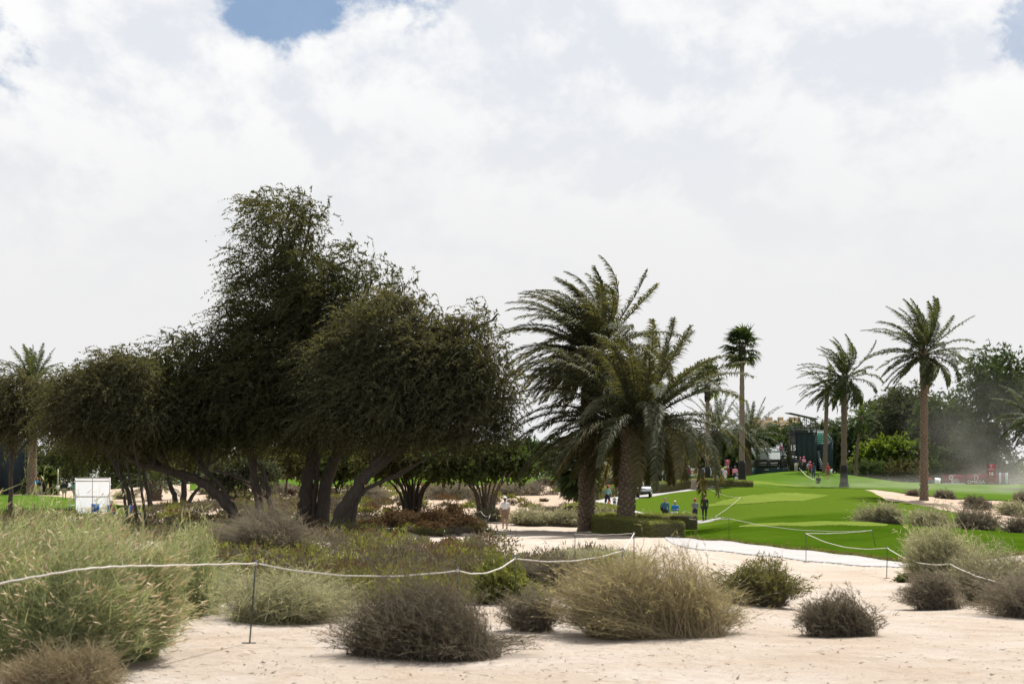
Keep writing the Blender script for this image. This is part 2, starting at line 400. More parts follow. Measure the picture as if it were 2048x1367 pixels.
# ------------------------------------------------------------------ the ground
def curve(*pts):
    p = np.array(pts, float); return lambda px: np.interp(px, p[:, 0], p[:, 1])
LAWNS = [
 # name, px0, px1, near, far, material
 ('lawn', 1240, 3200, curve((1240,113),(1270,105),(1300,99),(1330,95),(1350,70),(1400,65.5),(1500,61.5),(1600,57.6),(1700,53.2),(1800,48.6),(1836,47.3),(1900,49),(2048,54),(3200,62)),
  curve((1240,119),(1270,123),(1300,126),(1340,129),(1380,131),(1420,134),(1450,137.5),(1700,137.5),(1735,130),(1750,121),(1775,110),(1850,104.5),(1950,99),(1990,94),(2005,88),(2020,80),(2045,75),(2100,73),(3200,74)), 'turf'),
 ('far_lawn', 1225, 3200, curve((1225,141),(1440,141),(1450,137.7),(1700,137.7),(1760,136),(1800,129),(1850,126),(1900,122.5),(2048,121),(3200,121)), curve((1225,232),(3200,232)), 'far_turf'),
 ('left_lawn', -900, 314, curve((-900,90),(0,95),(200,97),(314,103)), curve((-900,150),(0,146),(60,144),(130,137),(200,126),(260,115),(314,104.5)), 'far_turf'),
 ('fairway', 380, 1222, curve((380,158),(700,157),(1000,153),(1222,150)), curve((380,225),(1222,225)), 'far_turf'),
]
def in_lawn(px, Y, mrg=.7):
    r = np.zeros(np.shape(px), bool)
    for nme, a, b, n_, f_, mt in LAWNS:
        mp = mrg / np.maximum(Y, 5) * F
        r |= (px > a + mp) & (px < b - mp) & (Y > n_(px) + mrg) & (Y < f_(px) - mrg) & (Y > n_(px - mp) + mrg) & (Y > n_(px + mp) + mrg) & (Y < f_(px + mp) - mrg)
    return r
pxs = np.concatenate([np.arange(-9000, -300, 300), np.arange(-300, 2360, 13), np.arange(2400, 11100, 300)])
ys = np.concatenate([np.linspace(1.5, 14, 14), 14 * (150 / 14) ** (np.arange(1, 210) / 209), np.geomspace(151, 600, 60), [800, 1500, 4000, 12000]])
PX, YY = np.meshgrid(pxs, ys)
XX = wx(PX, YY); ZZ = T(XX, YY)
inl = in_lawn(PX, YY); ZZ = ZZ - .28 * inl
ZZ = np.where(YY > 601, ZZ - 2, ZZ)
h, wd_ = PX.shape
idx = np.arange(h * wd_).reshape(h, wd_)
Q = np.stack([idx[:-1, :-1], idx[:-1, 1:], idx[1:, 1:], idx[1:, :-1]], -1).reshape(-1, 4)
tag(link('ground', mesh_np('ground', np.stack([XX, YY, ZZ], -1).reshape(-1, 3), [Q], M['sand'], smooth=True)), 'pale sandy desert ground under the whole course', kind='structure')

def column_sheet(name, px0, px1, near, far, mat, lift, nc, nr, skirt=.3, label=None):
    p = np.linspace(px0, px1, nc); wob = .25 * np.sin(p * .21) + .18 * np.sin(p * .53 + 1)
    n_ = near(p) + wob * .5; f_ = far(p) + wob
    tt = np.linspace(0, 1, nr) ** 1.0
    Y = n_[None] + (f_ - n_)[None] * tt[:, None]; X = wx(p[None], Y); Z = T(X, Y) + lift
    Z[0] -= .0
    V = np.stack([X, Y, Z], -1)
    sk0 = V[:1].copy(); sk0[..., 2] -= skirt + lift; sk1 = V[-1:].copy(); sk1[..., 2] -= skirt + lift
    V = np.concatenate([sk0, V, sk1]); h, w_ = V.shape[:2]
    idx = np.arange(h * w_).reshape(h, w_)
    Q = np.stack([idx[:-1, :-1], idx[:-1, 1:], idx[1:, 1:], idx[1:, :-1]], -1).reshape(-1, 4)
    o = link(name, mesh_np(name, V.reshape(-1, 3), [Q], M[mat], smooth=True))
    return tag(o, label, kind='structure')
for nme, a, b, n_, f_, mt in LAWNS:
    lab = {'lawn': 'bright green mown mound beside the pale path', 'far_lawn': 'green hill and tees below the grandstand', 'left_lawn': 'green lawn sloping up at the left behind the tall grass', 'fairway': 'strip of green fairway beyond the sandy slope'}[nme]
    column_sheet(nme, a, b, n_, f_, mt, .05, 330 if nme == 'lawn' else 130, 56 if nme == 'lawn' else 40, label=lab)
column_sheet('tee_box', 1478, 1775, curve((1478, 73), (1600, 70.5), (1775, 69)), curve((1478, 74.5), (1560, 78), (1775, 75.5)), 'tee', .07, 80, 12, .05, 'paler mown tee on the front green mound')
column_sheet('tee_box', 1415, 1655, curve((1415, 112), (1500, 107), (1600, 107.5), (1655, 114)), curve((1415, 113), (1500, 116), (1600, 117.5), (1655, 115)), 'tee', .07, 60, 12, .05, 'paler mown tee on the middle green mound')
column_sheet('tee_box', 1240, 1630, curve((1240, 149), (1450, 149), (1560, 147), (1630, 146)), curve((1240, 157), (1400, 163), (1490, 168), (1540, 160), (1630, 147)), 'tee', .07, 60, 16, .05, 'paler yellow green tee below the grandstand hill')

# path
column_sheet('path', 1318, 1850, curve((1318, 74.5), (1330, 69), (1340, 63), (1352, 58.8), (1370, 56.8), (1500, 53.5), (1600, 50.8), (1700, 48), (1800, 45.6), (1850, 44.6)),
             curve((1318, 76), (1330, 74), (1350, 70.5), (1400, 66), (1500, 62), (1600, 58.2), (1700, 53.8), (1800, 49.2), (1850, 47)), 'path', .03, 120, 14, .3, 'pale concrete path along the foot of the front mound')
pc = catmull([gp(p, y) for p, y in ((1422, 101.6), (1412, 101.3), (1400, 101), (1365, 100), (1310, 102), (1255, 107), (1215, 112), (1198, 117), (1222, 122), (1262, 126), (1310, 129.5), (1350, 131.5), (1385, 133.5), (1420, 136))], 10)
tg = nrm(np.gradient(pc, axis=0)); sd = np.stack([-tg[:, 1], tg[:, 0], 0 * tg[:, 0]], 1)
rows = []
for k in np.linspace(-1.35, 1.35, 6):
    r = pc + sd * k; r[:, 2] = T(r[:, 0], r[:, 1]) + .085; rows.append(r)
for e in (0, -1):
    r = rows[e].copy() if e == 0 else rows[-1].copy(); r[:, 2] -= .2; rows = [r] + rows if e == 0 else rows + [r]
V = np.stack(rows); hh, w_ = V.shape[:2]; idx = np.arange(hh * w_).reshape(hh, w_)
Q = np.stack([idx[:-1, :-1], idx[:-1, 1:], idx[1:, 1:], idx[1:, :-1]], -1).reshape(-1, 4)
tag(link('path', mesh_np('path', V.reshape(-1, 3), [Q], M['path'], smooth=True)), 'pale path winding back past the cart and hedges', kind='structure')

# ------------------------------------------------------------------ trees
WIND = np.array((-1.0, 0.15, 0))
def sphere_pts(n, r):
    v = r.normal(size=(n, 3)); return nrm(v)
def crown_mesh(name, blobs, mat, sprays, seed, spray_len=1.0, leaf=(.22, .045), per=13, droop=.6, clump=.25, nclump=44, wind=.35, lo=-.75):
    """blobs in world units (cx,cy,cz,rx,ry,rz): clumps on the shells of the blobs, drooping leafy sprays in the clumps"""
    sprays = int(sprays * .58); leaf = (leaf[0] * 1.15, leaf[1] * 1.42)
    r = RS(seed); B = np.array(blobs, float); sat = []
    for b in B:                                    # small boughs that break the outline
        for _ in range(4):
            d = sphere_pts(1, r)[0]; d[2] = abs(d[2]) * r.uniform(-.2, 1); k = r.uniform(.10, .24)
            sat.append(np.concatenate([b[:3] + d * b[3:] * r.uniform(.92, 1.25), b[3:] * k]))
    B = np.concatenate([B, np.array(sat)])
    area = (B[:, 3] * B[:, 5] + B[:, 3] * B[:, 4]) ; prob = area / area.sum()
    cl = []
    for b, p in zip(B, prob):
        n = max(6, int(nclump * len(B) * p)); d = sphere_pts(n * 3, r); d = d[d[:, 2] > lo][:n]
        rad = r.uniform(.35, 1.04, (len(d), 1)); c = b[:3] + d * b[3:] * rad
        s = r.uniform(.6, 1.25, len(d)) * clump * (b[3] * b[4] * b[5]) ** (1 / 3)
        cl.append(np.concatenate([c, s[:, None], d, r.rand(len(d), 1)], 1))
    cl = np.concatenate(cl)
    pw = cl[:, 3] ** 2; k = r.choice(len(cl), sprays, p=pw / pw.sum()); c = cl[k]
    d = sphere_pts(sprays, r); rad = r.uniform(.3, 1.05, (sprays, 1))
    base = c[:, :3] + d * c[:, 3:4] * rad * np.array((1, 1, .7))
    dr = nrm(d * .7 + c[:, 4:7] * .7 + r.normal(size=(sprays, 3)) * .35 + np.array((0, 0, .25)) + WIND * wind)
    L = spray_len * r.uniform(.5, 1.25, (sprays, 1)); wsp = r.rand(sprays, 1) < .12; L = np.where(wsp, L * 1.7, L); dr = np.where(wsp, nrm(dr + np.array((0, 0, .9))), dr)
    tpar = np.linspace(0, 1, per)
    P = base[:, None] + dr[:, None] * (L * tpar)[..., None] + (np.array((0, 0, -droop)) + WIND * wind * .5) * ((L * tpar ** 2)[..., None])
    tan = dr[:, None] + (np.array((0, 0, -2 * droop)) + WIND * wind) * tpar[None, :, None]
    U = nrm(nrm(tan) + r.normal(size=P.shape) * .75) * (leaf[0] * r.uniform(.6, 1.3, P.shape[:2]))[..., None]
    side = nrm(np.cross(U, r.normal(size=P.shape)))
    Wv = side * (leaf[1] * r.uniform(.6, 1.3, P.shape[:2]))[..., None]
    V, q = leaf_arrays(P.reshape(-1, 3), U.reshape(-1, 3), Wv.reshape(-1, 3))
    rnd = np.clip(.35 * c[:, 7:8] + .3 * r.rand(sprays, 1) + .35 * r.rand(sprays, per), 0, 1).ravel()
    return mesh_np(name, V, [q], mat, rnd=rnd), cl

def to_world(bl, Y, depth=None):
    out = []
    for b in bl:
        px, py, rp, rq = b[:4]; dy = b[4] if len(b) > 4 else 0.0; yy = Y + dy
        rx, rz = rp / F * yy, rq / F * yy
        out.append((wx(px, yy), yy, wz(py, yy), rx, depth if depth else .5 * (rx + rz) * 1.1, rz))
    return out

def tree(name, label, cat, Y, trunks, blobs, mat, sprays, seed, group=None, barkm='bark', limbs=True, depth=None, **kw):
    """trunks: list of (pixel path [(px,py[,dY])], r0, r1)"""
    p0 = trunks[0][0][0]; bx = wx(p0[0], Y); base = np.array((bx, Y, float(T(bx, Y)) - .1))
    root = thing(name, label, cat, base, 0, group)
    W = to_world(blobs, Y, depth)
    me, cl = crown_mesh('crown', W, M[mat], sprays, seed, **kw)
    me.transform(Matrix.Translation(-Vector(base)))
    link('crown', me, root)
    g = G(); r = RS(seed + 5); tips = []
    for path, r0, r1 in trunks:
        P = np.array([at(p[0], p[1], Y + (p[2] if len(p) > 2 else 0)) for p in path])
        zb = float(T(P[0, 0], P[0, 1])) - .15
        if P[0, 2] < zb + .9: P[0, 2] = zb
        P = catmull(P, 6); s = np.linspace(0, 1, len(P))
        rr = r0 + (r1 - r0) * s ** .8; rr[:3] *= np.array((1.35, 1.15, 1.05))
        P[1:-1] += r.normal(size=(len(P) - 2, 3)) * r0 * .10
        g.tube(P - base, rr, 9); tips.append((P, rr))
    if limbs:
        for b in W:
            c = np.array(b[:3]); best = min(tips, key=lambda q: np.linalg.norm(q[0][-1] - c))
            i = max(2, int(len(best[0]) * r.uniform(.55, .95)) - 1); a = best[0][i]
            mid = (a + c) / 2 + np.array((0, 0, .12 * np.linalg.norm(c - a))) + r.normal(size=3) * .3
            P = catmull([a, mid, c], 6); g.tube(P - base, np.linspace(best[1][i] * .6, .05, len(P)), 6)
        own = cl[r.choice(len(cl), min(len(cl), 40), False)]
        for c in own:
            cc = c[:3]; bl = min(W, key=lambda q: np.linalg.norm(np.array(q[:3]) - cc))
            a = np.array(bl[:3]); mid = (a + cc) / 2 + np.array((0, 0, .1)) + r.normal(size=3) * .2
            P = catmull([a, mid, cc], 4); g.tube(P - base, np.linspace(.06, .015, len(P)), 5)
    g.build('trunk', M[barkm], root, True)
    return root

# the big clump of ghaf trees
GH = 'spreading dark trees in the middle of the rough'
tree('ghaf_tree', 'tallest dark feathery tree with two thick trunks left of centre', 'tree', 79,
     [([(603, 1063), (610, 1000), (618, 940), (632, 860), (626, 760), (612, 650), (598, 560), (580, 480)], .44, .10),
      ([(640, 1062), (648, 1000), (662, 935), (690, 860), (712, 760), (700, 660)], .46, .12),
      ([(624, 1062), (628, 1000), (634, 940), (628, 870), (560, 780), (510, 720)], .17, .08)],
     [(560, 445, 82, 62), (622, 430, 40, 45), (520, 540, 66, 62), (610, 540, 70, 80), (560, 610, 100, 62), (500, 650, 70, 46), (455, 628, 48, 26), (650, 625, 90, 75), (700, 520, 46, 40),
      (690, 590, 62, 62), (590, 700, 130, 70), (480, 735, 90, 70), (640, 780, 140, 84), (530, 820, 130, 76), (650, 860, 120, 44), (745, 560, 50, 50), (800, 590, 44, 44)],
     'ghaf', 24000, 11, GH, spray_len=.95, leaf=(.17, .026), nclump=40)
tree('ghaf_tree', 'broad dark tree leaning right on a thick slanting trunk', 'tree', 75,
     [([(672, 1067), (688, 1020), (712, 980), (745, 940), (800, 895), (850, 840)], .46, .16),
      ([(690, 1067), (700, 1010), (722, 965), (760, 900), (770, 800), (780, 720)], .26, .1),
      ([(703, 1060), (712, 1010), (730, 980), (765, 962), (800, 948), (850, 915)], .14, .07)],
     [(770, 660, 95, 70), (690, 730, 90, 70), (830, 640, 40, 50), (850, 735, 120, 85), (760, 800, 130, 90), (930, 690, 70, 62), (960, 650, 44, 40), (975, 770, 62, 90), (890, 815, 120, 70), (700, 835, 110, 60),
      (820, 870, 120, 40), (955, 850, 76, 62), (1000, 800, 40, 80), (985, 880, 56, 34), (1000, 700, 26, 40), (720, 655, 40, 30), (870, 615, 26, 30), (905, 655, 30, 30), (800, 605, 36, 34), (985, 640, 22, 26), (660, 690, 40, 30)],
     'ghaf2', 24000, 12, GH, spray_len=.9, leaf=(.16, .025), nclump=40)
tree('ghaf_tree', 'wide low tree on a long trunk leaning far to the left', 'tree', 77,
     [([(480, 1062), (462, 1020), (430, 985), (388, 956), (335, 940), (280, 926), (230, 890)], .34, .16),
      ([(462, 1018), (445, 975), (418, 948), (395, 925), (370, 870)], .15, .08)],
     [(385, 705, 54, 44), (400, 780, 90, 70), (310, 760, 80, 56), (330, 840, 110, 70), (440, 835, 110, 58), (240, 800, 90, 60), (560, 845, 110, 48), (250, 862, 100, 40), (390, 876, 110, 34), (470, 780, 80, 60), (345, 685, 34, 26), (290, 720, 36, 24), (420, 685, 30, 28), (200, 745, 34, 24), (235, 720, 26, 20), (130, 790, 34, 26), (110, 850, 40, 40)],
     'ghaf', 16000, 13, GH, spray_len=.9, leaf=(.16, .025), nclump=40)
tree('ghaf_tree', 'small tree on three thin stems beside the white screen', 'tree', 74,
     [([(262, 1058), (250, 1005), (243, 965), (232, 925)], .085, .05), ([(279, 1058), (268, 1000), (260, 960), (253, 920)], .09, .05), ([(293, 1055), (286, 1000), (280, 960), (276, 915)], .085, .05)],
     [(245, 745, 70, 44), (200, 800, 80, 60), (270, 825, 80, 52), (150, 832, 70, 50), (210, 853, 90, 36), (135, 780, 50, 40)], 'ghaf2', 9500, 14, GH, spray_len=.85, leaf=(.15, .023), nclump=40)
tree('ghaf_tree', 'forked tree behind the wispy shrub with bent dark trunks', 'tree', 90,
     [([(520, 1040), (516, 985), (506, 940), (497, 880)], .30, .2), ([(545, 1040), (535, 975), (522, 935), (512, 915), (560, 860)], .18, .1), ([(516, 990), (495, 965), (470, 950), (430, 940)], .15, .09)],
     [(480, 800, 90, 60), (560, 820, 90, 60), (430, 850, 90, 42), (530, 862, 100, 34)], 'ghaf', 5500, 15, GH, spray_len=1.1, leaf=(.24, .024))
tree('shade_tree', 'dark three-stemmed tree standing on the sand behind', 'tree', 118,
     [([(352, 1013), (347, 985), (335, 955), (325, 925)], .24, .14), ([(366, 1013), (368, 970), (366, 930), (370, 900)], .26, .16), ([(376, 1013), (385, 990), (402, 970), (420, 940)], .18, .1)],
     [(340, 865, 70, 46), (400, 870, 70, 40), (290, 872, 60, 38), (350, 892, 90, 24)], 'ghaf', 3600, 16, 'trees on the sand behind', spray_len=1.1, leaf=(.28, .03))
tree('shade_tree', 'slanting tree pair at the sand edge right of the white screen', 'tree', 112,
     [([(262, 1018), (256, 985), (245, 955), (232, 925)], .2, .12), ([(302, 1018), (296, 985), (290, 955), (284, 920)], .2, .12)],
     [(240, 890, 60, 40), (300, 895, 60, 36), (180, 890, 60, 36)], 'ghaf', 2800, 17, 'trees on the sand behind', spray_len=1.1, leaf=(.28, .03))
tree('ghaf_tree', 'feathery grey green tree at the left edge in front of the palm', 'tree', 92,
     [([(20, 1020), (22, 960), (25, 900), (40, 840)], .16, .08)],
     [(30, 790, 60, 48), (75, 830, 50, 60), (-20, 830, 60, 70), (30, 855, 60, 34), (110, 800, 34, 40), (-60, 800, 60, 70)], 'ghaf2', 6000, 18, GH, spray_len=1.0, leaf=(.24, .024))
# vase-shaped trees in the middle distance
def vase(name, label, px, py, Y, n, spread, top, blobs, mat, barkm, sprays, seed):
    r = RS(seed); tr = []
    for k in range(n):
        a = (k + .5) / n * 2 - 1; d = r.uniform(-1.5, 1.5)
        tr.append(([(px + a * 14, py, d * .15), (px + a * spread * .42, py - (py - top) * .45 + r.uniform(-6, 6), d * .6), (px + a * spread, top + r.uniform(-4, 8), d)], r.uniform(.09, .15), .04))
    return tree(name, label, 'tree', Y, tr, blobs, mat, sprays, seed, 'small trees on the sandy slope', barkm, limbs=False, spray_len=.7, leaf=(.24, .07), droop=.4, wind=.1, nclump=26)
vase('vase_shaped_tree', 'dark many-stemmed tree behind the rust brown shrubs', 824, 1012, 98, 13, 62, 945, [(825, 918, 80, 34), (770, 912, 46, 26), (880, 915, 50, 28)], 'ghaf', 'bark', 2600, 31)
vase('vase_shaped_tree', 'umbrella tree with pale stems left of the man in white', 972, 1022, 96, 9, 60, 945, [(960, 925, 70, 26), (1020, 922, 46, 26), (905, 925, 50, 24), (1055, 940, 22, 16), (880, 930, 30, 16)], 'midgreen', 'barkl', 2600, 32)
tree('young_tree', 'small bright green tree seen between the thick trunks', 'tree', 130, [([(570, 1000), (572, 970), (580, 940)], .10, .06)],
     [(580, 925, 34, 24), (555, 920, 26, 20), (610, 940, 22, 18)], 'olive', 1300, 33, 'small trees on the sandy slope', 'barkl', limbs=False, spray_len=.8, leaf=(.3, .09), droop=.3)
tree('young_tree', 'small green tree on the sand right of the thick trunks', 'tree', 128, [([(676, 995), (672, 975), (665, 955)], .10, .06), ([(676, 995), (685, 965), (690, 945)], .08, .05)],
     [(665, 935, 30, 26), (700, 928, 30, 24)], 'midgreen', 1300, 34, 'small trees on the sandy slope', 'bark', limbs=False, spray_len=.8, leaf=(.3, .09), droop=.3)
tree('young_tree', 'pale bare-stemmed bushy tree behind the forked trunks', 'tree', 122, [([(480, 1015), (470, 985), (462, 955)], .1, .05), ([(486, 1015), (490, 980), (500, 950)], .1, .05), ([(490, 1015), (505, 985), (520, 955)], .09, .05)],
     [(490, 945, 50, 26), (450, 950, 34, 24), (530, 945, 30, 24)], 'fargrey', 1500, 35, 'small trees on the sandy slope', 'barkl', limbs=False, spray_len=.9, leaf=(.3, .05), droop=.5)

# trees along the back
BK = 'trees along the back of the course'
def back_tree(label, px, top, Y, halfw, mat, n, seed, base=965, name='background_tree', lobes=7, leaf=(.42, .075)):
    r = RS(seed); H = base - top; bl = [(px, top + H * .32, halfw * .62, H * .30)]
    for k in range(lobes):
        a = r.uniform(-1, 1); hgt = r.uniform(.22, .80)
        bl.append((px + a * halfw * .68, top + H * hgt, halfw * r.uniform(.32, .5), H * r.uniform(.16, .26)))
    gpy = HY - (float(T(wx(px, Y), Y)) - CH) / Y * F
    tr = [([(px, gpy), (px + r.uniform(-4, 4), gpy - (gpy - top) * .3), (px + r.uniform(-8, 8), top + H * .35)], .3, .12)]
    return tree(name, label, 'tree', Y, tr, bl, mat, n, seed, BK, limbs=False, spray_len=1.4, leaf=(leaf[0] * 1.12, leaf[1] * 1.25), per=7, droop=.6, wind=.2, clump=.30, nclump=36)
bt = [
 ('very dark dense tree at the right edge above the dust', 1995, 690, 205, 100, 'far', 5200),
 ('dark dense tree cut by the right edge of the picture', 2090, 720, 200, 80, 'far', 3000),
 ('grey green tree rising behind the tallest right-hand palm', 1810, 765, 222, 78, 'fargrey', 3600),
 ('dark green tree between the tall palm and the red boards', 1890, 790, 212, 66, 'far', 3000),
 ('rounded green tree right of the small leaning palm', 1765, 790, 232, 62, 'far', 2800),
 ('green tree just right of the seating stand', 1690, 832, 226, 46, 'far', 1900),
 ('bushy tree behind the green seats of the stand', 1640, 838, 236, 40, 'fargrey', 1700),
 ('green tree behind the roofed tower, left half', 1590, 842, 236, 34, 'far', 1500),
 ('dark tree right of the pale parapet building', 1556, 846, 228, 34, 'far', 1500),
 ('tree in front of the pale parapet building', 1522, 855, 225, 36, 'far', 1700),
 ('dark tree behind the slim fan palms', 1470, 862, 222, 48, 'far', 2000),
 ('dark tree behind the white advertising boards', 1400, 868, 222, 52, 'far', 2200),
 ('dark tree seen right of the nearest date palm trunk', 1320, 858, 215, 50, 'far', 2200),
 ('grey leafless-looking tree seen between the two near palm trunks', 1232, 880, 205, 44, 'fargrey', 1700),
 ('green tree seen left of the far date palm trunk', 1130, 875, 225, 54, 'far', 2000),
 ('dark tree behind the umbrella tree', 1060, 880, 232, 56, 'far', 2000),
 ('far tree above the dark many-stemmed tree', 900, 878, 240, 80, 'far', 2000),
 ('far tree seen between the slanting trunks', 760, 880, 240, 80, 'far', 2000),
 ('far tree seen beyond the thick trunks', 640, 885, 240, 80, 'far', 1800),
 ('far tree seen beyond the forked trunks', 520, 888, 235, 80, 'far', 1800),
 ('far tree beyond the leaning trunk', 400, 890, 225, 80, 'far', 1800),
 ('far tree beyond the white screen', 270, 895, 215, 80, 'far', 1800),
 ('far dark tree above the man in the black jacket', 150, 893, 205, 70, 'far', 1800),
 ('far dark tree at the left edge', 30, 890, 205, 80, 'far', 1800),
]
for k, (lab, px, top, Y, hw, mt, n) in enumerate(bt): back_tree(lab, px, top, Y, hw, mt, n, 50 + k)
# lit bushes and brown hedge below the right-hand trees
def leafy(name, label, cat, Y, blobs, mat, n, seed, group=None, **kw):
    kw.setdefault('spray_len', .9); kw.setdefault('leaf', (.34, .12)); kw.setdefault('droop', .25)
    W = to_world(blobs, Y); base = np.array((W[0][0], W[0][1], float(T(W[0][0], W[0][1])) - .1))
    root = thing(name, label, cat, base, 0, group)
    me, cl = crown_mesh('foliage', W, M[mat], n, seed, wind=.05, **kw)
    me.transform(Matrix.Translation(-Vector(base))); link('foliage', me, root)
    g = G(); r = RS(seed)
    for c in cl[r.choice(len(cl), min(14, len(cl)), False)]:
        a = np.array((base[0] + r.uniform(-.3, .3), base[1] + r.uniform(-.3, .3), base[2])); e = c[:3]
        g.tube(catmull([a, (a + e) / 2 + np.array((0, 0, .2)), e], 4) - base, np.linspace(.05, .015, 9), 5)
    g.build('stem', M['bark'], root, True)
    return root
leafy('leafy_bush', 'bright yellow green bush in sun behind the small leaning palm', 'bush', 208, [(1785, 902, 46, 28), (1832, 912, 36, 28), (1745, 920, 38, 28), (1780, 935, 70, 24)], 'bright', 4200, 81)
leafy('leafy_bush', 'yellow green bush tops right of the tall palm trunk', 'bush', 209, [(1880, 925, 34, 20), (1930, 925, 34, 18), (1955, 918, 20, 18)], 'bright', 1500, 82)
leafy('leafy_bush', 'yellow green bush just right of the stand cladding', 'bush', 207, [(1712, 940, 22, 18), (1725, 925, 14, 14)], 'bright', 700, 83)
for k, (p, lab) in enumerate(((1735, 'brown dense thicket below the sunlit bush'), (1800, 'brown dense thicket left of the tall palm trunk'), (1865, 'brown dense thicket right of the tall palm trunk'), (1925, 'brown dense thicket behind the red boards'), (1985, 'brown dense thicket in the dust behind the number board'))):
    leafy('thicket', lab, 'bush', 203, [(p, 950, 38, 20), (p - 20, 957, 32, 16), (p + 22, 953, 32, 18)], 'scrub' if k % 2 else 'far', 1700, 85 + k, 'brown thicket behind the tees', droop=.1, leaf=(.4, .06))
leafy('leafy_bush', 'round green bush behind the man in the black jacket', 'bush', 150, [(88, 965, 22, 16), (80, 972, 20, 14)], 'midgreen', 900, 91)

r = RS(777); n = 34000; px = r.uniform(-500, 2600, n); Y = r.uniform(244, 258, n); x = wx(px, Y); hmax = 4.5 + 1.6 * np.sin(px * .021) + 1.2 * np.sin(px * .053 + 1) + .8 * np.sin(px * .13)
P = np.stack([x, Y, T(x, Y) - .3 + hmax * r.rand(n) ** .8], 1); U = nrm(r.normal(size=(n, 3)) + np.array((0, -.3, .3))) * r.uniform(.4, .9, (n, 1)); Wv = nrm(np.cross(U, r.normal(size=(n, 3)))) * .24
V, q = leaf_arrays(P, U, Wv)
tag(link('far_thicket', mesh_np('far_thicket', V, [q], M['far'], rnd=r.rand(n))), 'continuous dark thicket closing the view behind the far trees', 'thicket', kind='stuff')

# ------------------------------------------------------------------ palms
def frond(az, el, L, seed, droop, wind, nleaf, llen, lw, twist=0.0):
    """one feather leaf from the origin; returns vertices, quads, rnd"""
    r = RS(seed); k = 16; ds = L / (k - 1)
    d = np.array((math.cos(el) * math.cos(az), math.cos(el) * math.sin(az), math.sin(el))); P = [np.zeros(3)]
    for i in range(k - 1):
        s = i / (k - 1)
        d = d + (np.array((0, 0, -droop)) + WIND * wind * (1.2 if d[0] > 0 else .8)) * (.35 + 1.5 * s) / k; d /= np.linalg.norm(d)
        P.append(P[-1] + d * ds)
    P = np.array(P); tg = nrm(np.gradient(P, axis=0))
    s = np.linspace(0, 1, k)
    g = G().tube(P, (.035 * (1 - s) + .006) * (L / 4.5), 4, cap=False)
    V = [g.V[0]]; q = [g.q[0]]; rn = [np.full(len(g.q[0]), .75)]; nv = len(g.V[0])
    t_ = np.linspace(.13, .995, nleaf) + r.uniform(-.003, .003, nleaf)
    pos = np.stack([np.interp(t_, s, P[:, c]) for c in range(3)], 1); tt = nrm(np.stack([np.interp(t_, s, tg[:, c]) for c in range(3)], 1))
    side = np.cross(tt, np.array((0, 0, 1.))); bad = np.linalg.norm(side, axis=1) < .15
    side[bad] = np.array((math.sin(az), -math.cos(az), 0)); side = nrm(side); up_ = np.cross(side, tt)
    prof = llen * np.clip(np.sin(np.pi * (.14 + .80 * t_)) ** .7, .15, 1) * r.uniform(.85, 1.1, nleaf)
    for sg in (-1, 1):
        dirn = nrm(tt * (.55 + .45 * t_[:, None]) + sg * side * .9 + up_ * (.16 + .22 * r.normal(size=(nleaf, 1))) + r.normal(size=(nleaf, 3)) * .09 + WIND * wind * .35)
        a = pos; b = a + dirn * prof[:, None] * .5
        d2 = nrm(dirn + np.array((0, 0, -.75)) + WIND * wind * .3 + r.normal(size=(nleaf, 3)) * .05); c = b + d2 * prof[:, None] * .5
        Pl = np.stack([a, b, c], 1); wv = nrm(np.cross(dirn, up_ + r.normal(size=(nleaf, 3)) * .25))
        v_, q_ = strips(Pl, np.stack([np.full(nleaf, lw * .6), np.full(nleaf, lw), np.full(nleaf, lw * .08)], 1), wv)
        V.append(v_); q.append(q_ + nv); nv += len(v_); rn.append(np.repeat(r.rand(nleaf), 2))
    return np.concatenate(V), np.concatenate(q), np.concatenate(rn)

def palm_trunk(root, h, r0, r1, seed, lean=(0, 0), stubs=True, mat='palmbark', dark_foot=False, rings=True):
    r = RS(seed); n = max(10, int(h / .22)); s = np.linspace(0, 1, n)
    P = np.stack([lean[0] * s ** 1.6, lean[1] * s ** 1.6, h * s - .15 * (1 - s)], 1)
    rad = r0 + (r1 - r0) * s + r0 * .45 * np.exp(-s * h / .5); rad = rad * (1 + r.normal(size=n) * .03)
    if rings: rad = rad * (1 + .035 * np.sign(np.sin(np.arange(n) * np.pi)))
    rad[-3:] *= 1.08
    g = G().tube(P, rad, 14); tk = g.build('trunk', M[mat], root, True)
    if stubs:                                  # old leaf bases, in spirals
        gs = G(); m_ = int(h * 34 * max(1, (r1 / .3))); k = np.arange(m_)
        zz = .35 + (h - .4) * k / m_; az = k * 2.39996
        for z_, a_ in zip(zz, az):
            i = min(n - 1, int(z_ / h * (n - 1))); c = np.array((np.interp(z_, P[:, 2], P[:, 0]), np.interp(z_, P[:, 2], P[:, 1]), z_)); rr = rad[i]
            o = np.array((math.cos(a_), math.sin(a_), 0)); tn = np.array((-math.sin(a_), math.cos(a_), 0)); w_ = .085 * (rr / .36) * r.uniform(.8, 1.2); hh = .16 * r.uniform(.8, 1.2); e = .07 * r.uniform(.6, 1.6) * (1 + 1.2 * max(0, z_ / h - .85) / .15)
            b = c + o * rr * .93; U = np.array((0, 0, 1.))
            V = [b - tn * w_, b - U * hh * .75, b + tn * w_, b + o * e - tn * w_ * .8 + U * hh * .55, b + o * e * 1.15 + U * hh * .1, b + o * e + tn * w_ * .8 + U * hh * .55, b + o * e * .7 + U * hh * .8]
            gs.add(V, [(0, 1, 4, 3), (1, 2, 5, 4)], [(3, 4, 6), (4, 5, 6), (0, 3, 6), (5, 2, 6)])
        tag(gs.build('leaf_base', M['palmstub'], tk), kind='stuff')
    return P[-1], tk

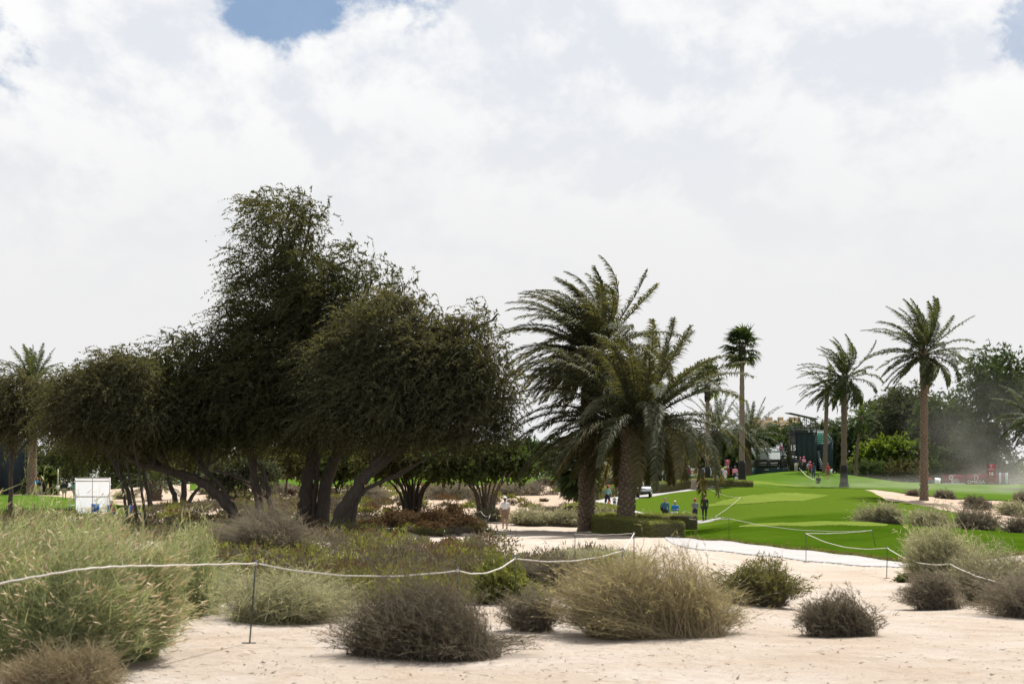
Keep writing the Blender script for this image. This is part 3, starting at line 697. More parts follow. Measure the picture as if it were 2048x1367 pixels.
def date_palm(label, px, Y, top_py, nf, L, r0, r1, seed, wind=.5, mats=('date', 'datedry'), nleaf=46, lean=(0, 0), stubs=True, base_py=None, llen=.55, lw=.016, el=(82, -38), group='date palms', droop=1.0, dark=False, gapf=1.0):
    b = gp(px, Y) if base_py is None else at(px, base_py, Y)
    root = thing('date_palm', label, 'palm tree', b, 0, group)
    h = wz(top_py, Y) - b[2]; top, tk = palm_trunk(root, h, r0, r1, seed, lean, stubs)
    r = RS(seed)
    for k in range(nf):
        s = (k + .5) / nf; e = math.radians(el[0] + (el[1] - el[0]) * s ** .85 + r.uniform(-7, 7)); az = k * 2.39996 * gapf + r.uniform(-.2, .2)
        if nf > 100 and s > .6 and (math.sin(az) < -.55): continue
        if nf > 100 and s > .78 and k % 3: continue
        LL = L * (.68 if nf > 100 and s > .66 else 1) * (.78 + .32 * math.sin(math.pi * min(1, s * 1.1 + .12))) * r.uniform(.9, 1.08)
        V, q, rn = frond(az, e, LL, seed * 100 + k, droop * (.5 + 1.0 * s) * r.uniform(.8, 1.2), wind * r.uniform(.6, 1.3), nleaf, llen * r.uniform(.9, 1.1), lw)
        me = mesh_np('frond', V, [q], M[mats[1] if s > .52 and r.rand() < .8 else mats[0]], rnd=rn)
        off = top + np.array((math.cos(az), math.sin(az), 0)) * r1 * .7 * math.cos(e) + np.array((0, 0, -.55 * s))
        link('frond', me, root, off)
    g = G()
    for k in range(26):                         # crown of old leaf stalks
        a = k * 2.4; o = np.array((math.cos(a), math.sin(a), 0)); z = -.9 * r.rand()
        g.tube(np.stack([top + o * r1 * .7 + np.array((0, 0, z - .25)), top + o * (r1 * 1.25) + np.array((0, 0, z)), top + o * (r1 * 1.6) + np.array((0, 0, z + .28))]), [.07, .06, .02], 5)
    g.build('crown_stalks', M['palmstub'], root, True)
    return root

date_palm('nearest date palm with shaggy trunk and bowed fronds beside the clipped hedge', 1251, 78, 848, 120, 6.7, .42, .44, 201, wind=.5, el=(70, -26), droop=1.75, nleaf=112, lean=(.35, 0), llen=.82, lw=.030)
date_palm('date palm with rough brown trunk standing left behind the nearest palm', 1173, 83, 698, 84, 5.3, .42, .46, 202, wind=1.25, droop=1.35, nleaf=96, lean=(.3, 0), llen=.76, lw=.030, el=(78, -24))
date_palm('tallest slender date palm at the right rising from the sand strip', 1848, 117, 700, 52, 4.5, .27, .25, 203, wind=.75, nleaf=54, mats=('datefar', 'datefar'), llen=.60, lw=.040, el=(84, -34), stubs=True, droop=.9)
date_palm('windblown date palm right of the seating stand', 1688, 150, 752, 42, 4.5, .32, .27, 204, wind=1.0, nleaf=48, mats=('datefar', 'datefar'), llen=.62, lw=.046, el=(80, -40), stubs=False)
date_palm('slim date palm on the hill in front of the stand cladding', 1650, 187, 772, 28, 4.4, .30, .22, 205, wind=.75, nleaf=32, mats=('datefar', 'datefar'), llen=.62, lw=.05, el=(70, -42), stubs=False, lean=(.3, 0))
date_palm('short leaning palm with small crown before the sunlit bush', 1711, 196, 832, 24, 3.0, .24, .15, 206, wind=.5, nleaf=28, mats=('midgreen', 'midgreen'), llen=.6, lw=.045, el=(82, -50), stubs=False, lean=(.75, 0), droop=1.3)
date_palm('dusty green date palm behind the slim fan palms, left of the pair', 1432, 190, 862, 46, 4.9, .4, .34, 207, wind=.2, nleaf=30, mats=('fargrey', 'fargrey'), llen=.66, lw=.055, el=(85, -35), stubs=False)
date_palm('dusty green date palm behind the slim fan palms, right of the pair', 1497, 196, 868, 46, 5.2, .4, .34, 208, wind=.2, nleaf=30, mats=('fargrey', 'datefar'), llen=.66, lw=.055, el=(85, -35), stubs=False)
date_palm('date palm at the far left rising above the feathery tree', 64, 146, 768, 50, 4.0, .45, .36, 209, wind=.1, nleaf=34, mats=('datefar', 'datefar'), llen=.62, lw=.046, el=(84, -30), stubs=True)
date_palm('date palm cut off by the right edge of the picture', 2068, 150, 832, 40, 4.6, .4, .36, 210, wind=.3, nleaf=44, mats=('datefar', 'datefar'), llen=.62, lw=.046, el=(80, -40), stubs=False)
date_palm('stubby palm trunk on the sand seen left of the leaning tree', 311, 128, 962, 30, 3.4, .42, .40, 211, wind=.2, nleaf=30, mats=('datefar', 'datefar'), llen=.5, lw=.03, el=(75, -5), stubs=True)

def fan_palm(label, px, Y, top_py, nl, R, r0, r1, seed, el=(85, -55), pet=1.1, lean=(0, 0), skirt=True, base_py=None, cat='palm tree', wind=.3):
    b = gp(px, Y) if base_py is None else at(px, base_py, Y)
    root = thing('fan_palm', label, cat, b, 0, 'fan palms'); h = wz(top_py, Y) - b[2]
    top, tk = palm_trunk(root, h, r0, r1, seed, lean, False, 'fantrunk')
    r = RS(seed)
    if skirt:
        g = G(); rr = r1 * 1.2
        for k in range(60):
            a = k * 2.4; o = np.array((math.cos(a), math.sin(a), 0)); z = -1.9 * k / 60
            g.tube(np.stack([top + o * rr * .7 + np.array((0, 0, z - .2)), top + o * (rr * 1.25) + np.array((0, 0, z)), top + o * (rr * 1.5) + np.array((0, 0, z + .2))]), [.07, .06, .015], 4)
        g.build('leaf_base', M['bark'], root)
    for k in range(nl):
        s = (k + .5) / nl; e = math.radians(el[0] + (el[1] - el[0]) * s + r.uniform(-8, 8)); az = k * 2.39996 + r.uniform(-.25, .25)
        d = nrm(np.array((math.cos(e) * math.cos(az), math.cos(e) * math.sin(az), math.sin(e))) + WIND * wind * .5)
        pl = pet * r.uniform(.8, 1.15); tip = d * pl + np.array((0, 0, -.12 * pl)); g = G().tube(np.stack([np.zeros(3), d * pl * .5, tip]), [.035, .025, .02], 4, cap=False)
        sidev = nrm(np.cross(d, np.array((0, 0, 1.))) + r.normal(size=3) * .1); upv = np.cross(sidev, d)
        ns = 22; an = np.linspace(-1.9, 1.9, ns)
        dd = nrm(np.cos(an)[:, None] * d + np.sin(an)[:, None] * sidev + upv * (.15 + .2 * np.abs(np.sin(an)))[:, None] + r.normal(size=(ns, 3)) * .06)
        RR = R * (.75 + .25 * np.cos(an)) * r.uniform(.9, 1.1, ns)
        a = np.repeat(tip[None], ns, 0); bb = a + dd * (RR * .55)[:, None]; d2 = nrm(dd + np.array((0, 0, -.75)) + WIND * wind); c = bb + d2 * (RR * .5)[:, None]
        wv = nrm(np.cross(dd, upv)); v_, q_ = strips(np.stack([a, bb, c], 1), np.stack([np.full(ns, .012), RR * .085, np.full(ns, .006)], 1), wv)
        nv = len(g.V[0]); me = mesh_np('leaf', np.concatenate([g.V[0], v_]), [np.concatenate([g.q[0], q_ + nv])], M['fan'], rnd=np.concatenate([np.full(len(g.q[0]), .9), np.repeat(r.rand(ns) * .6 + .4 * (s > .7), 2)]))
        link('leaf', me, root, top + np.array((0, 0, -.5 * s)))
    return root
fan_palm('tall slim fan palm with dark foot right of the white boards', 1484, 141, 690, 34, 1.3, .30, .19, 221)
fan_palm('slim fan palm half hidden by the nearest palm fronds', 1415, 147, 762, 26, 1.2, .25, .17, 222, el=(85, -30))
fan_palm('squat bushy fan palm with leaves drooping almost to the ground', 1160, 112, 925, 64, 1.5, .3, .28, 223, el=(80, -75), pet=1.1, skirt=False)
# burnt dark feet of the slim palms are soot-black bark
for (px, Y, rr, hh) in ((1484, 141, .335, 2.4), (1415, 147, .28, 1.8), (1688, 150, .36, 2.2)):
    ob = min((o for o in bpy.data.objects if o.get('category') == 'palm tree'), key=lambda o: abs(o.location.x - wx(px, Y)) + abs(o.location.y - Y))
    g = G(); zz = np.linspace(-.1, hh, 9); g.tube(np.stack([0 * zz, 0 * zz, zz], 1), rr * (1 + .5 * np.exp(-zz / .45)) * (1 + .04 * np.sin(zz * 9)) * np.where(zz > hh * .95, .86, 1), 14)
    tag(g.build('charred_foot', plain((.014, .012, .011), .9, .3, 8), ob, True), 'soot black lower trunk')

# ------------------------------------------------------------------ shrubs and grasses
def shrub(name, label, px, Y, rpx, hpx, mat, seed, stems=900, per=10, leaf=(.07, .008), stemw=.004, stem_mat='drystem', ry=None, wind=.1, up=.8, heads=0, head=(.085, .009), group=None, cat='bush', root_r=.3, phi0=.05, base_dz=0.0, ragged=.25, tmin=.3, droop=0.0, parent_stuff=None):
    b = gp(px, Y, base_dz); rx = 1.22 * rpx / F * Y; h = 1.2 * hpx / F * Y; ry = ry * 1.15 if ry else rx * .85
    if Y > 60: stems = int(stems * .5); leaf = (leaf[0] * 1.15, leaf[1] * 1.6)
    else: stems = int(stems * .8); leaf = (leaf[0] * 1.05, leaf[1] * 1.15)
    r = RS(seed); n = stems; heads = min(heads, n * 2); kp = 3 if Y > 24 else 4; per = max(6, int(per * .85))
    th = r.uniform(0, 2 * np.pi, n); sp = r.uniform(phi0, 1, n) ** .75; cp = np.sqrt(np.clip(1 - sp ** 2, 0, 1))
    lump = 1 + .16 * np.sin(th * 3 + seed) * cp + .10 * np.sin(th * 5 + seed * 2 + sp * 4)
    rad = (1 - ragged * r.rand(n) ** 1.6) * lump
    nl = 12; la = r.uniform(0, 2 * np.pi, nl); lr = r.uniform(.15, .72, nl); lh = r.uniform(.58, 1.0, nl) * (1 - .2 * lr); lh[0] = 1; lr[0] = .25; ls = r.uniform(.26, .58, nl); ls[-3:] *= .5; lr[-3:] = r.uniform(.8, 1.0, 3); lh[-3:] = r.uniform(.18, .4, 3)
    li = r.choice(nl, n, p=ls ** 2 / (ls ** 2).sum())
    tip = np.stack([rx * (lr[li] * np.cos(la[li]) + ls[li] * cp * np.cos(th) * rad), ry * (lr[li] * np.sin(la[li]) + ls[li] * cp * np.sin(th) * rad), h * lh[li] * (.08 + .92 * sp ** .75) * rad], 1)
    wisp = r.rand(n) < .10; tip[wisp] *= r.uniform(1.05, 1.16 if cat == 'grass' else 1.34, (wisp.sum(), 1))
    tip[:, 0] += WIND[0] * wind * h * sp
    rt = r.uniform(0, 1, n) ** .5 * root_r; ra = th + r.normal(size=n) * .6
    root = np.stack([rx * rt * np.cos(ra), ry * rt * np.sin(ra), np.full(n, -.03)], 1)
    ctrl = np.stack([root[:, 0] * .7 + tip[:, 0] * .3, root[:, 1] * .7 + tip[:, 1] * .3, tip[:, 2] * up], 1) + r.normal(size=(n, 3)) * .06 * h
    def bez(t): return root[:, None] * ((1 - t) ** 2)[..., None] + 2 * ctrl[:, None] * ((1 - t) * t)[..., None] + tip[:, None] * (t ** 2)[..., None]
    def bezt(t): return nrm(2 * (ctrl - root)[:, None] * (1 - t)[..., None] + 2 * (tip - ctrl)[:, None] * t[..., None])
    ts = np.tile(np.linspace(0, 1, kp), (n, 1)); P = bez(ts)
    side = nrm(np.cross(nrm(tip), r.normal(size=(n, 3))))
    vs, qs = strips(P, stemw * np.linspace(1, .35, kp)[None] * r.uniform(.6, 1.3, (n, 1)), side)
    t = thing(name, label, cat, b, 0, group)
    link('stems', mesh_np('stems', vs, [qs], M[stem_mat], rnd=np.repeat(r.rand(n), kp - 1)), t)
    tl = r.uniform(tmin, 1.0, (n, per)); Pl = bez(tl); Tl = bezt(tl)
    U = nrm(Tl + r.normal(size=Tl.shape) * .6 + WIND * wind * .6 + np.array((0, 0, -droop))) * (leaf[0] * r.uniform(.5, 1.4, tl.shape))[..., None]
    Wv = nrm(np.cross(U, r.normal(size=U.shape))) * (leaf[1] * r.uniform(.6, 1.3, tl.shape))[..., None]
    V, q = leaf_arrays(Pl.reshape(-1, 3), U.reshape(-1, 3), Wv.reshape(-1, 3))
    patch = .5 + .5 * np.sin(th * 2 + seed) * np.cos(sp * 5)
    link('foliage', mesh_np('foliage', V, [q], M[mat], rnd=np.clip(.3 * patch[:, None] + .2 * r.rand(n, 1) + .5 * r.rand(n, per), 0, 1).ravel()), t)
    if heads:
        i = r.choice(n, heads, heads > n); te = np.ones((heads,)); Ph = P[i, -1]; Th = nrm(bezt(np.ones((n, 1)))[i, 0] + WIND * wind * .5 + r.normal(size=(heads, 3)) * .3 + np.array((0, 0, .1)))
        Lh = head[0] * r.uniform(.6, 1.3, heads); g = []
        s1 = nrm(np.cross(Th, r.normal(size=(heads, 3)))); s2 = np.cross(Th, s1)
        cs = [(1, 0), (-.5, .87), (-.5, -.87)]
        rings = [(0, .35), (.45, 1.1), (1, .12)]
        VV = np.stack([np.stack([Ph + Th * (Lh * f_)[:, None] + (s1 * a + s2 * c_) * head[1] * w_ for a, c_ in cs], 1) for f_, w_ in rings], 1)   # heads, ring, 4
        b0 = np.arange(heads)[:, None, None] * 9 + np.arange(2)[None, :, None] * 3; kk = np.arange(3)[None, None]
        q = np.stack([b0 + kk, b0 + (kk + 1) % 3, b0 + 3 + (kk + 1) % 3, b0 + 3 + kk], -1).reshape(-1, 4)
        tag(link('seed_heads', mesh_np('seed_heads', VV.reshape(-1, 3), [q], M['seed'], rnd=np.repeat(r.rand(heads), 6)), t), kind='stuff')
    return t

FG = 'shrubs along the near rope'
# tall fountain grass, near left
GR = 'tall seeding grass at the left'
shrub('fountain_grass', 'tall seeding grass clump filling the near left corner', 110, 17.0, 195, 250, 'grass', 301, 5200, 9, (.22, .0035), .0028, 'grass', ry=1.0, wind=-.12, up=.75, heads=1700, head=(.11, .0105), group=GR, cat='grass', root_r=.55, tmin=.25)
shrub('fountain_grass', 'tall seeding grass clump cut by the left edge', -110, 17.4, 190, 262, 'grass', 302, 4200, 9, (.22, .0035), .0028, 'grass', ry=1.0, wind=-.12, up=.75, heads=1200, head=(.11, .0105), group=GR, cat='grass', root_r=.55, tmin=.25)
shrub('fountain_grass', 'seeding grass clump just left of the near rope post', 370, 25, 100, 170, 'grass', 303, 3600, 9, (.20, .004), .003, 'grass', ry=1.2, wind=-.1, up=.75, heads=700, head=(.10, .011), group=GR, cat='grass', root_r=.55)
shrub('fountain_grass', 'seeding grass clump behind the tall corner grass', 200, 22, 130, 215, 'grass', 304, 3600, 9, (.20, .004), .003, 'grass', ry=1.2, wind=-.1, up=.75, heads=800, head=(.10, .011), group=GR, cat='grass', root_r=.55)
shrub('fountain_grass', 'seeding grass clump between the corner grass and the sand', 262, 18.0, 75, 235, 'grass', 306, 3600, 9, (.20, .004), .003, 'grass', ry=.8, wind=-.12, up=.75, heads=900, head=(.11, .0105), group=GR, cat='grass', root_r=.55)
shrub('fountain_grass', 'seeding grass clump at the back left with pale plumes', 60, 24, 150, 225, 'grass', 307, 3200, 9, (.20, .004), .003, 'grass', ry=1.2, wind=-.1, up=.75, heads=700, head=(.10, .011), group=GR, cat='grass', root_r=.55)
shrub('dry_grass', 'low brown dry grass tuft at the very bottom left', 130, 14.6, 115, 95, 'drystem', 305, 2600, 6, (.16, .003), .0025, 'drystem', wind=.05, up=.8, cat='grass', root_r=.6)
# along the rope
shrub('desert_shrub', 'pale green wispy shrub right behind the near rope post', 560, 23.5, 150, 105, 'greygreen', 311, 2600, 12, (.11, .0045), .004, 'greygreen', wind=-.05, heads=110, head=(.06, .008), group=FG, root_r=.6)
shrub('desert_shrub', 'dense dark dry round bush on the sand in the foreground', 848, 18.6, 172, 160, 'darktwig', 312, 4200, 16, (.085, .0035), .0035, 'darktwig', ry=.95, wind=0, up=.7, group=FG, root_r=.75, ragged=.3, phi0=-.0, tmin=.2)
shrub('desert_shrub', 'small grey twiggy shrub right of the dark round bush', 1066, 22, 58, 78, 'greybrown', 313, 1100, 12, (.08, .004), .004, 'greybrown', wind=.1, group=FG, root_r=.6)
shrub('desert_shrub', 'large golden brown bush in the centre foreground', 1315, 21.5, 180, 150, 'golden', 314, 5600, 13, (.10, .004), .0038, 'drystem', ry=1.15, wind=.06, up=.7, heads=260, head=(.045, .006), group=FG, root_r=.65, ragged=.34)
shrub('desert_shrub', 'olive green bush behind the golden bush beside the path', 1512, 29, 92, 86, 'olive', 315, 2400, 12, (.085, .008), .004, 'darktwig', wind=.1, group=FG, root_r=.6)
shrub('desert_shrub', 'dark rounded bush alone on the sand at the lower right', 1684, 22.2, 82, 82, 'darktwig', 316, 2300, 14, (.08, .0045), .0035, 'darktwig', wind=0, up=.7, group=FG, root_r=.75, tmin=.2)
shrub('desert_shrub', 'tall seeding grey green bush at the end of the path', 1890, 36, 84, 120, 'greygreen', 317, 2800, 12, (.13, .006), .005, 'greygreen', wind=.12, heads=260, head=(.09, .011), group=FG, root_r=.6)
shrub('desert_shrub', 'grey green bush under the rope at the right edge', 2005, 31, 110, 110, 'greygreen', 318, 2600, 12, (.11, .005), .0045, 'greybrown', wind=.1, heads=120, head=(.07, .009), group=FG, root_r=.6)
shrub('desert_shrub', 'low brown bush in front of the path-end bush', 1880, 29.5, 66, 72, 'greybrown', 319, 1500, 12, (.10, .005), .0045, 'greybrown', wind=.1, group=FG, root_r=.6)
shrub('desert_shrub', 'grey brown bush cut by the right edge below the rope', 2085, 27, 120, 118, 'greybrown', 320, 2200, 12, (.10, .005), .0045, 'greybrown', wind=.1, group=FG, root_r=.6)
shrub('desert_shrub', 'bright green low bush hanging over the rope left of centre', 1010, 27, 75, 92, 'lime', 321, 1700, 12, (.075, .011), .004, 'olive', wind=.1, heads=40, head=(.06, .009), group=FG, root_r=.6)
shrub('desert_shrub', 'dark shaggy bush behind the rope left of the golden bush', 1120, 30, 95, 85, 'darktwig', 322, 1800, 12, (.10, .006), .005, 'darktwig', wind=.2, group=FG, root_r=.6)
shrub('desert_shrub', 'wispy grey broom-like shrub in front of the big trunks', 540, 50, 104, 92, 'greybrown', 323, 2600, 9, (.32, .006), .008, 'greybrown', wind=.32, up=.85, group=FG, root_r=.5, ragged=.45)
shrub('desert_shrub', 'long pale grass behind the corner of the rope', 1185, 40, 95, 40, 'greygreen', 324, 2600, 9, (.22, .007), .006, 'greygreen', ry=3.0, wind=.25, heads=120, head=(.09, .014), group=FG, root_r=.9, cat='grass')
shrub('low_green_tuft', 'small dark green tuft on the sand at the foot of the path-end bush', 1815, 39, 24, 16, 'midgreen', 325, 500, 8, (.07, .012), .004, 'olive', wind=0, root_r=.7, cat='plant')
# middle distance
MD = 'shrubs in the middle distance'
for k, (lab, px, Y, rp, hp, mt, n) in enumerate([
 ('pale round bush on the front mound, leftmost of three', 1768, 82, 50, 46, 'greygreen', 1500),
 ('pale round bush on the front mound, middle of three', 1865, 80, 55, 46, 'greygreen', 1600),
 ('grey brown bush on the front mound, rightmost of three', 1955, 79, 46, 52, 'greybrown', 1500),
 ('grey brown bush at the right edge behind the front mound', 2040, 76, 30, 36, 'greybrown', 900),
 ('dark grey bush on the sand strip at the right', 1958, 108, 30, 26, 'darktwig', 900),
 ('grey green bush at the right edge of the sand strip', 2030, 103, 34, 28, 'greygreen', 900),
 ('small bush in the blowing dust at the right edge', 2048, 118, 22, 24, 'greybrown', 600),
 ('small grey bush behind the tall palm foot', 1890, 123, 22, 16, 'greybrown', 600),
 ('faint low bush left of the tall palm foot', 1828, 124, 12, 12, 'greybrown', 300),
 ('grey green bush right of the man in white', 1065, 91, 52, 36, 'greygreen', 1600),
 ('grey green bush left of the far date palm foot', 1130, 90, 52, 36, 'greygreen', 1600),
 ('grey green bush between the two near palm trunks', 1212, 88, 34, 38, 'greygreen', 1100),
 ('grey bush behind the man in white', 985, 95, 34, 28, 'greygreen', 900),
 ('long grass tuft above the clipped hedge', 1290, 93, 60, 26, 'greygreen', 1300),
 ('pale silvery bush behind the squat fan palm', 1222, 146, 24, 34, 'greygreen', 900),
 ('dry grey brush on the sandy slope, nearest the umbrella tree', 1045, 128, 56, 28, 'greybrown', 1300),
 ('dry grey brush left of the umbrella tree', 900, 122, 60, 30, 'greybrown', 1300),
 ('dry grey brush on the sand left of the many-stemmed tree', 745, 122, 46, 24, 'greybrown', 900),
 ('dark little bush at the fairway edge', 1090, 150, 18, 12, 'darktwig', 500),
 ('dry bush on the sand beyond the thick trunks', 560, 138, 34, 20, 'greybrown', 700),
 ('dry bush on the sand beyond the leaning trunk', 415, 140, 30, 18, 'greygreen', 700),
 ('grey bush on the sand right of the white screen', 250, 135, 26, 16, 'greygreen', 600),
]):
    shrub('desert_shrub', lab, px, Y, rp, hp, mt, 340 + k, n, 9, (.20 * Y / 90, .012 * Y / 90), .008, 'greybrown', wind=.08, heads=50 if mt == 'greygreen' and Y < 95 else 0, head=(.12, .02), group=MD, root_r=.65)
for k, (lab, px, Y, rp, hp) in enumerate([
 ('rust brown rounded shrub, leftmost of the rust row', 800, 84, 46, 40), ('rust brown rounded shrub in the middle of the rust row', 862, 83, 50, 46), ('rust brown rounded shrub nearest the rope end', 922, 82, 40, 34),
 ('upright rust brown shrub behind the rust row', 905, 88, 30, 46), ('low rust shrub at the left end of the rust row', 742, 82, 30, 18), ('low rust shrub in front of the rust row', 855, 79, 34, 18)]):
    shrub('rust_shrub', lab, px, Y, rp, hp, 'rust', 380 + k, 1500, 11, (.12, .02), .008, 'darktwig', wind=0, group='rust brown shrubs left of the man in white', root_r=.75)

# ground cover: low mixed shrubs in the rough, too many and too merged to count
def ground_cover(name, label, mat, spots, seed, leaf=(.115, .024), per=170):
    r = RS(seed); Vs = []; n = len(spots); sp = np.array(spots)           # x, y, radius, height
    c = np.stack([sp[:, 0], sp[:, 1], T(sp[:, 0], sp[:, 1])], 1)
    d = sphere_pts(n * per, r).reshape(n, per, 3); d[..., 2] = np.abs(d[..., 2])
    rad = r.uniform(.35, 1.05, (n, per, 1))
    P = c[:, None] + d * rad * np.stack([sp[:, 2], sp[:, 2], sp[:, 3]], 1)[:, None]
    U = nrm(d + np.array((0, 0, .5)) + r.normal(size=d.shape) * .5) * (leaf[0] * r.uniform(.6, 1.5, (n, per)) * (sp[:, 1:2] / 40) ** .5)[..., None]
    Wv = nrm(np.cross(U, r.normal(size=U.shape))) * (leaf[1] * r.uniform(.6, 1.4, (n, per)) * (sp[:, 1:2] / 40) ** .5)[..., None]
    V, q = leaf_arrays(P.reshape(-1, 3), U.reshape(-1, 3), Wv.reshape(-1, 3))
    return tag(link(name, mesh_np(name, V, [q], M[mat], rnd=np.clip(.5 * r.rand(n, 1) + .5 * r.rand(n, per), 0, 1).ravel())), label, 'ground cover', kind='stuff')
r = RS(99); groups = {k: [] for k in ('olive', 'lime', 'rust', 'greybrown', 'golden', 'darktwig')}
def sow(px0, px1, Y0, Y1, n, weights, s0=.3, s1=.8):
    ks = list(groups); p = np.array(weights, float); p /= p.sum()
    for _ in range(n):
        Y = 1 / r.uniform(1 / Y1, 1 / Y0); px = r.uniform(px0, px1); x = wx(px, Y); s = r.uniform(s0, s1) * (.7 + .3 * Y / 40)
        v = math.sin(x * .9 + Y * .25) + math.sin(x * .37 - Y * .5 + 2)          # patches of one kind
        i = int(np.clip((v + 2) / 4 * 6, 0, 5.99)) if r.rand() < .6 else r.choice(6, p=p)
        groups[ks[i]].append((x, Y, s, s * r.uniform(.4, .85)))
sow(330, 1000, 27, 62, 400, (4, 2, 2, 3, 2, 1))
sow(640, 1060, 27, 40, 120, (3, 3, 1, 3, 2, 1))
sow(180, 560, 60, 92, 240, (2, 1, 3, 4, 0, 2))
sow(1040, 1240, 34, 46, 80, (1, 0, 0, 3, 3, 1))
sow(720, 980, 70, 92, 60, (3, 2, 2, 2, 0, 0), .2, .4)
sow(560, 760, 60, 78, 90, (2, 1, 1, 3, 0, 3))
sow(420, 1150, 105, 150, 90, (1, 0, 0, 4, 1, 1), .2, .45)
sow(300, 780, 84, 112, 130, (2, 0, 1, 4, 3, 2), .3, .7)
sow(420, 1000, 108, 150, 170, (1, 0, 0, 4, 3, 1), .25, .6)
sow(-200, 200, 70, 96, 120, (2, 1, 2, 4, 1, 1))
for k, (mt, lab) in enumerate((('olive', 'low olive green ground cover in the rough'), ('lime', 'low yellow green ground cover in the rough'), ('rust', 'low rust coloured ground cover in the rough'), ('greybrown', 'low grey brown ground cover in the rough'), ('golden', 'low brownish olive ground cover in the rough'), ('darktwig', 'low dark dry ground cover under the trees'))):
    ground_cover('ground_cover', lab, {'golden': 'scrub', 'greybrown': 'scrubgrey'}.get(mt, mt), groups[mt], 400 + k)
# turf fringe at the path edge and litter on the sand
r = RS(55); n = 9000; px = r.uniform(1345, 2300, n); Yn = LAWNS[0][3](px) + r.uniform(-.15, .35, n); x = wx(px, Yn)
P = np.stack([x, Yn, T(x, Yn) - .05 + r.uniform(0, .1, n)], 1); U = nrm(np.array((0, -.5, 1.0)) + r.normal(size=(n, 3)) * .5) * r.uniform(.08, .2, (n, 1)); Wv = nrm(np.cross(U, r.normal(size=(n, 3)))) * .015
V, q = leaf_arrays(P, U, Wv)
tag(link('turf_fringe', mesh_np('turf_fringe', V, [q], M['olive'], rnd=r.rand(n))), 'ragged longer grass along the edge of the front mound', 'grass', kind='stuff')
n = 2600; Y = 1 / r.uniform(1 / 45, 1 / 13, n); px = r.uniform(-100, 2150, n); x = wx(px, Y)
P = np.stack([x, Y, T(x, Y) + .006], 1); a = r.uniform(0, 6.28, n); L = r.uniform(.02, .10, n) * np.where(r.rand(n) < .06, 2.2, 1)
U = np.stack([np.cos(a), np.sin(a), r.uniform(-.02, .25, n)], 1) * L[:, None]; Wv = np.stack([-np.sin(a), np.cos(a), r.uniform(-.5, .5, n)], 1) * (.006 + .012 * r.rand(n) ** 3)[:, None]
V, q = leaf_arrays(P, U, Wv)
tag(link('litter', mesh_np('litter', V, [q], M['darktwig'], rnd=r.rand(n))), 'scattered dry twigs and leaf litter on the sand', 'litter', kind='stuff')

# clipped hedges
def hedge(label, pts, w_, h_, seed, n=9000, leafs=.06):
    C = catmull([gp(p, y) for p, y in pts], 8); tg = nrm(np.gradient(C, axis=0)); sd = np.stack([-tg[:, 1], tg[:, 0], 0 * tg[:, 0]], 1)
    hh = h_ if np.ndim(h_) else np.full(len(C), h_); hh = np.interp(np.linspace(0, 1, len(C)), np.linspace(0, 1, len(hh)), hh)
    base = C[len(C) // 2].copy(); t = thing('clipped_hedge', label, 'hedge', base, 0, 'clipped hedges along the path')
    prof = [(-.5, -.15), (-.5, .9), (-.42, 1), (.42, 1), (.5, .9), (.5, -.15)]
    V = np.stack([C + sd * (a * w_) + np.stack([0 * hh, 0 * hh, b * hh - .04], 1) for a, b in prof], 1); m = len(C); k = 6
    idx = np.arange(m * k).reshape(m, k)
    q = np.stack([idx[:-1, :-1], idx[:-1, 1:], idx[1:, 1:], idx[1:, :-1]], -1).reshape(-1, 4)
    ends = [tuple(idx[0, [0, 1, 4, 5]]), tuple(idx[0, [1, 2, 3, 4]]), tuple(idx[-1, [0, 1, 4, 5]]), tuple(idx[-1, [1, 2, 3, 4]])]
    link('core', mesh_np('core', V.reshape(-1, 3) - base, [np.concatenate([q, ends])], plain((.085, .075, .036), .95)), t)
    r = RS(seed); i = r.uniform(0, m - 1.001, n); i0 = i.astype(int); f_ = (i - i0)[:, None]
    c = C[i0] * (1 - f_) + C[i0 + 1] * f_; s = sd[i0]; hv = hh[i0]
    u = r.rand(n); top = u < .42
    a = np.where(top, r.uniform(-.5, .5, n), np.where(r.rand(n) < .75, -.5, .5) * np.sign(.5)); a = np.where(~top, np.where(r.rand(n) < .5, -.5, .5), a)
    b = np.where(top, 1.0, r.uniform(0, 1, n))
    cap = r.rand(n) < .10
    P = c + s * (a * w_)[:, None] + np.stack([0 * b, 0 * b, b * hv], 1) + r.normal(size=(n, 3)) * .025
    nm = np.where(top[:, None], np.array((0, 0, 1.)), s * np.sign(a)[:, None])
    U = nrm(nm * .6 + r.normal(size=(n, 3)) * .7) * (leafs * r.uniform(.6, 1.5, (n, 1))); Wv = nrm(np.cross(U, r.normal(size=(n, 3)))) * (leafs * .32)
    ne = n // 12; e = r.randint(0, 2, ne); ie = np.where(e == 0, 0, m - 1)
    Pe = C[ie] + sd[ie] * r.uniform(-.5, .5, (ne, 1)) * w_ + np.stack([np.zeros(ne), np.zeros(ne), r.rand(ne) * hh[ie]], 1) + r.normal(size=(ne, 3)) * .03
    ke = r.choice(n, ne); P = np.concatenate([P, Pe]); U = np.concatenate([U, nrm(tg[ie] * np.where(e == 0, -1, 1)[:, None] * .5 + r.normal(size=(ne, 3)) * .6) * leafs]); Wv = np.concatenate([Wv, nrm(r.normal(size=(ne, 3))) * leafs * .32]); n = n + ne
    V, q = leaf_arrays(P - base, U, Wv)
    link('foliage', mesh_np('foliage', V, [q], M['hedge'], rnd=r.rand(n)), t)
    return t
hedge('low clipped hedge curving behind the nearest palm', ((1212, 81), (1222, 85), (1255, 88), (1300, 88), (1340, 86.5), (1368, 83)), 1.5, .9, 421, 26000)
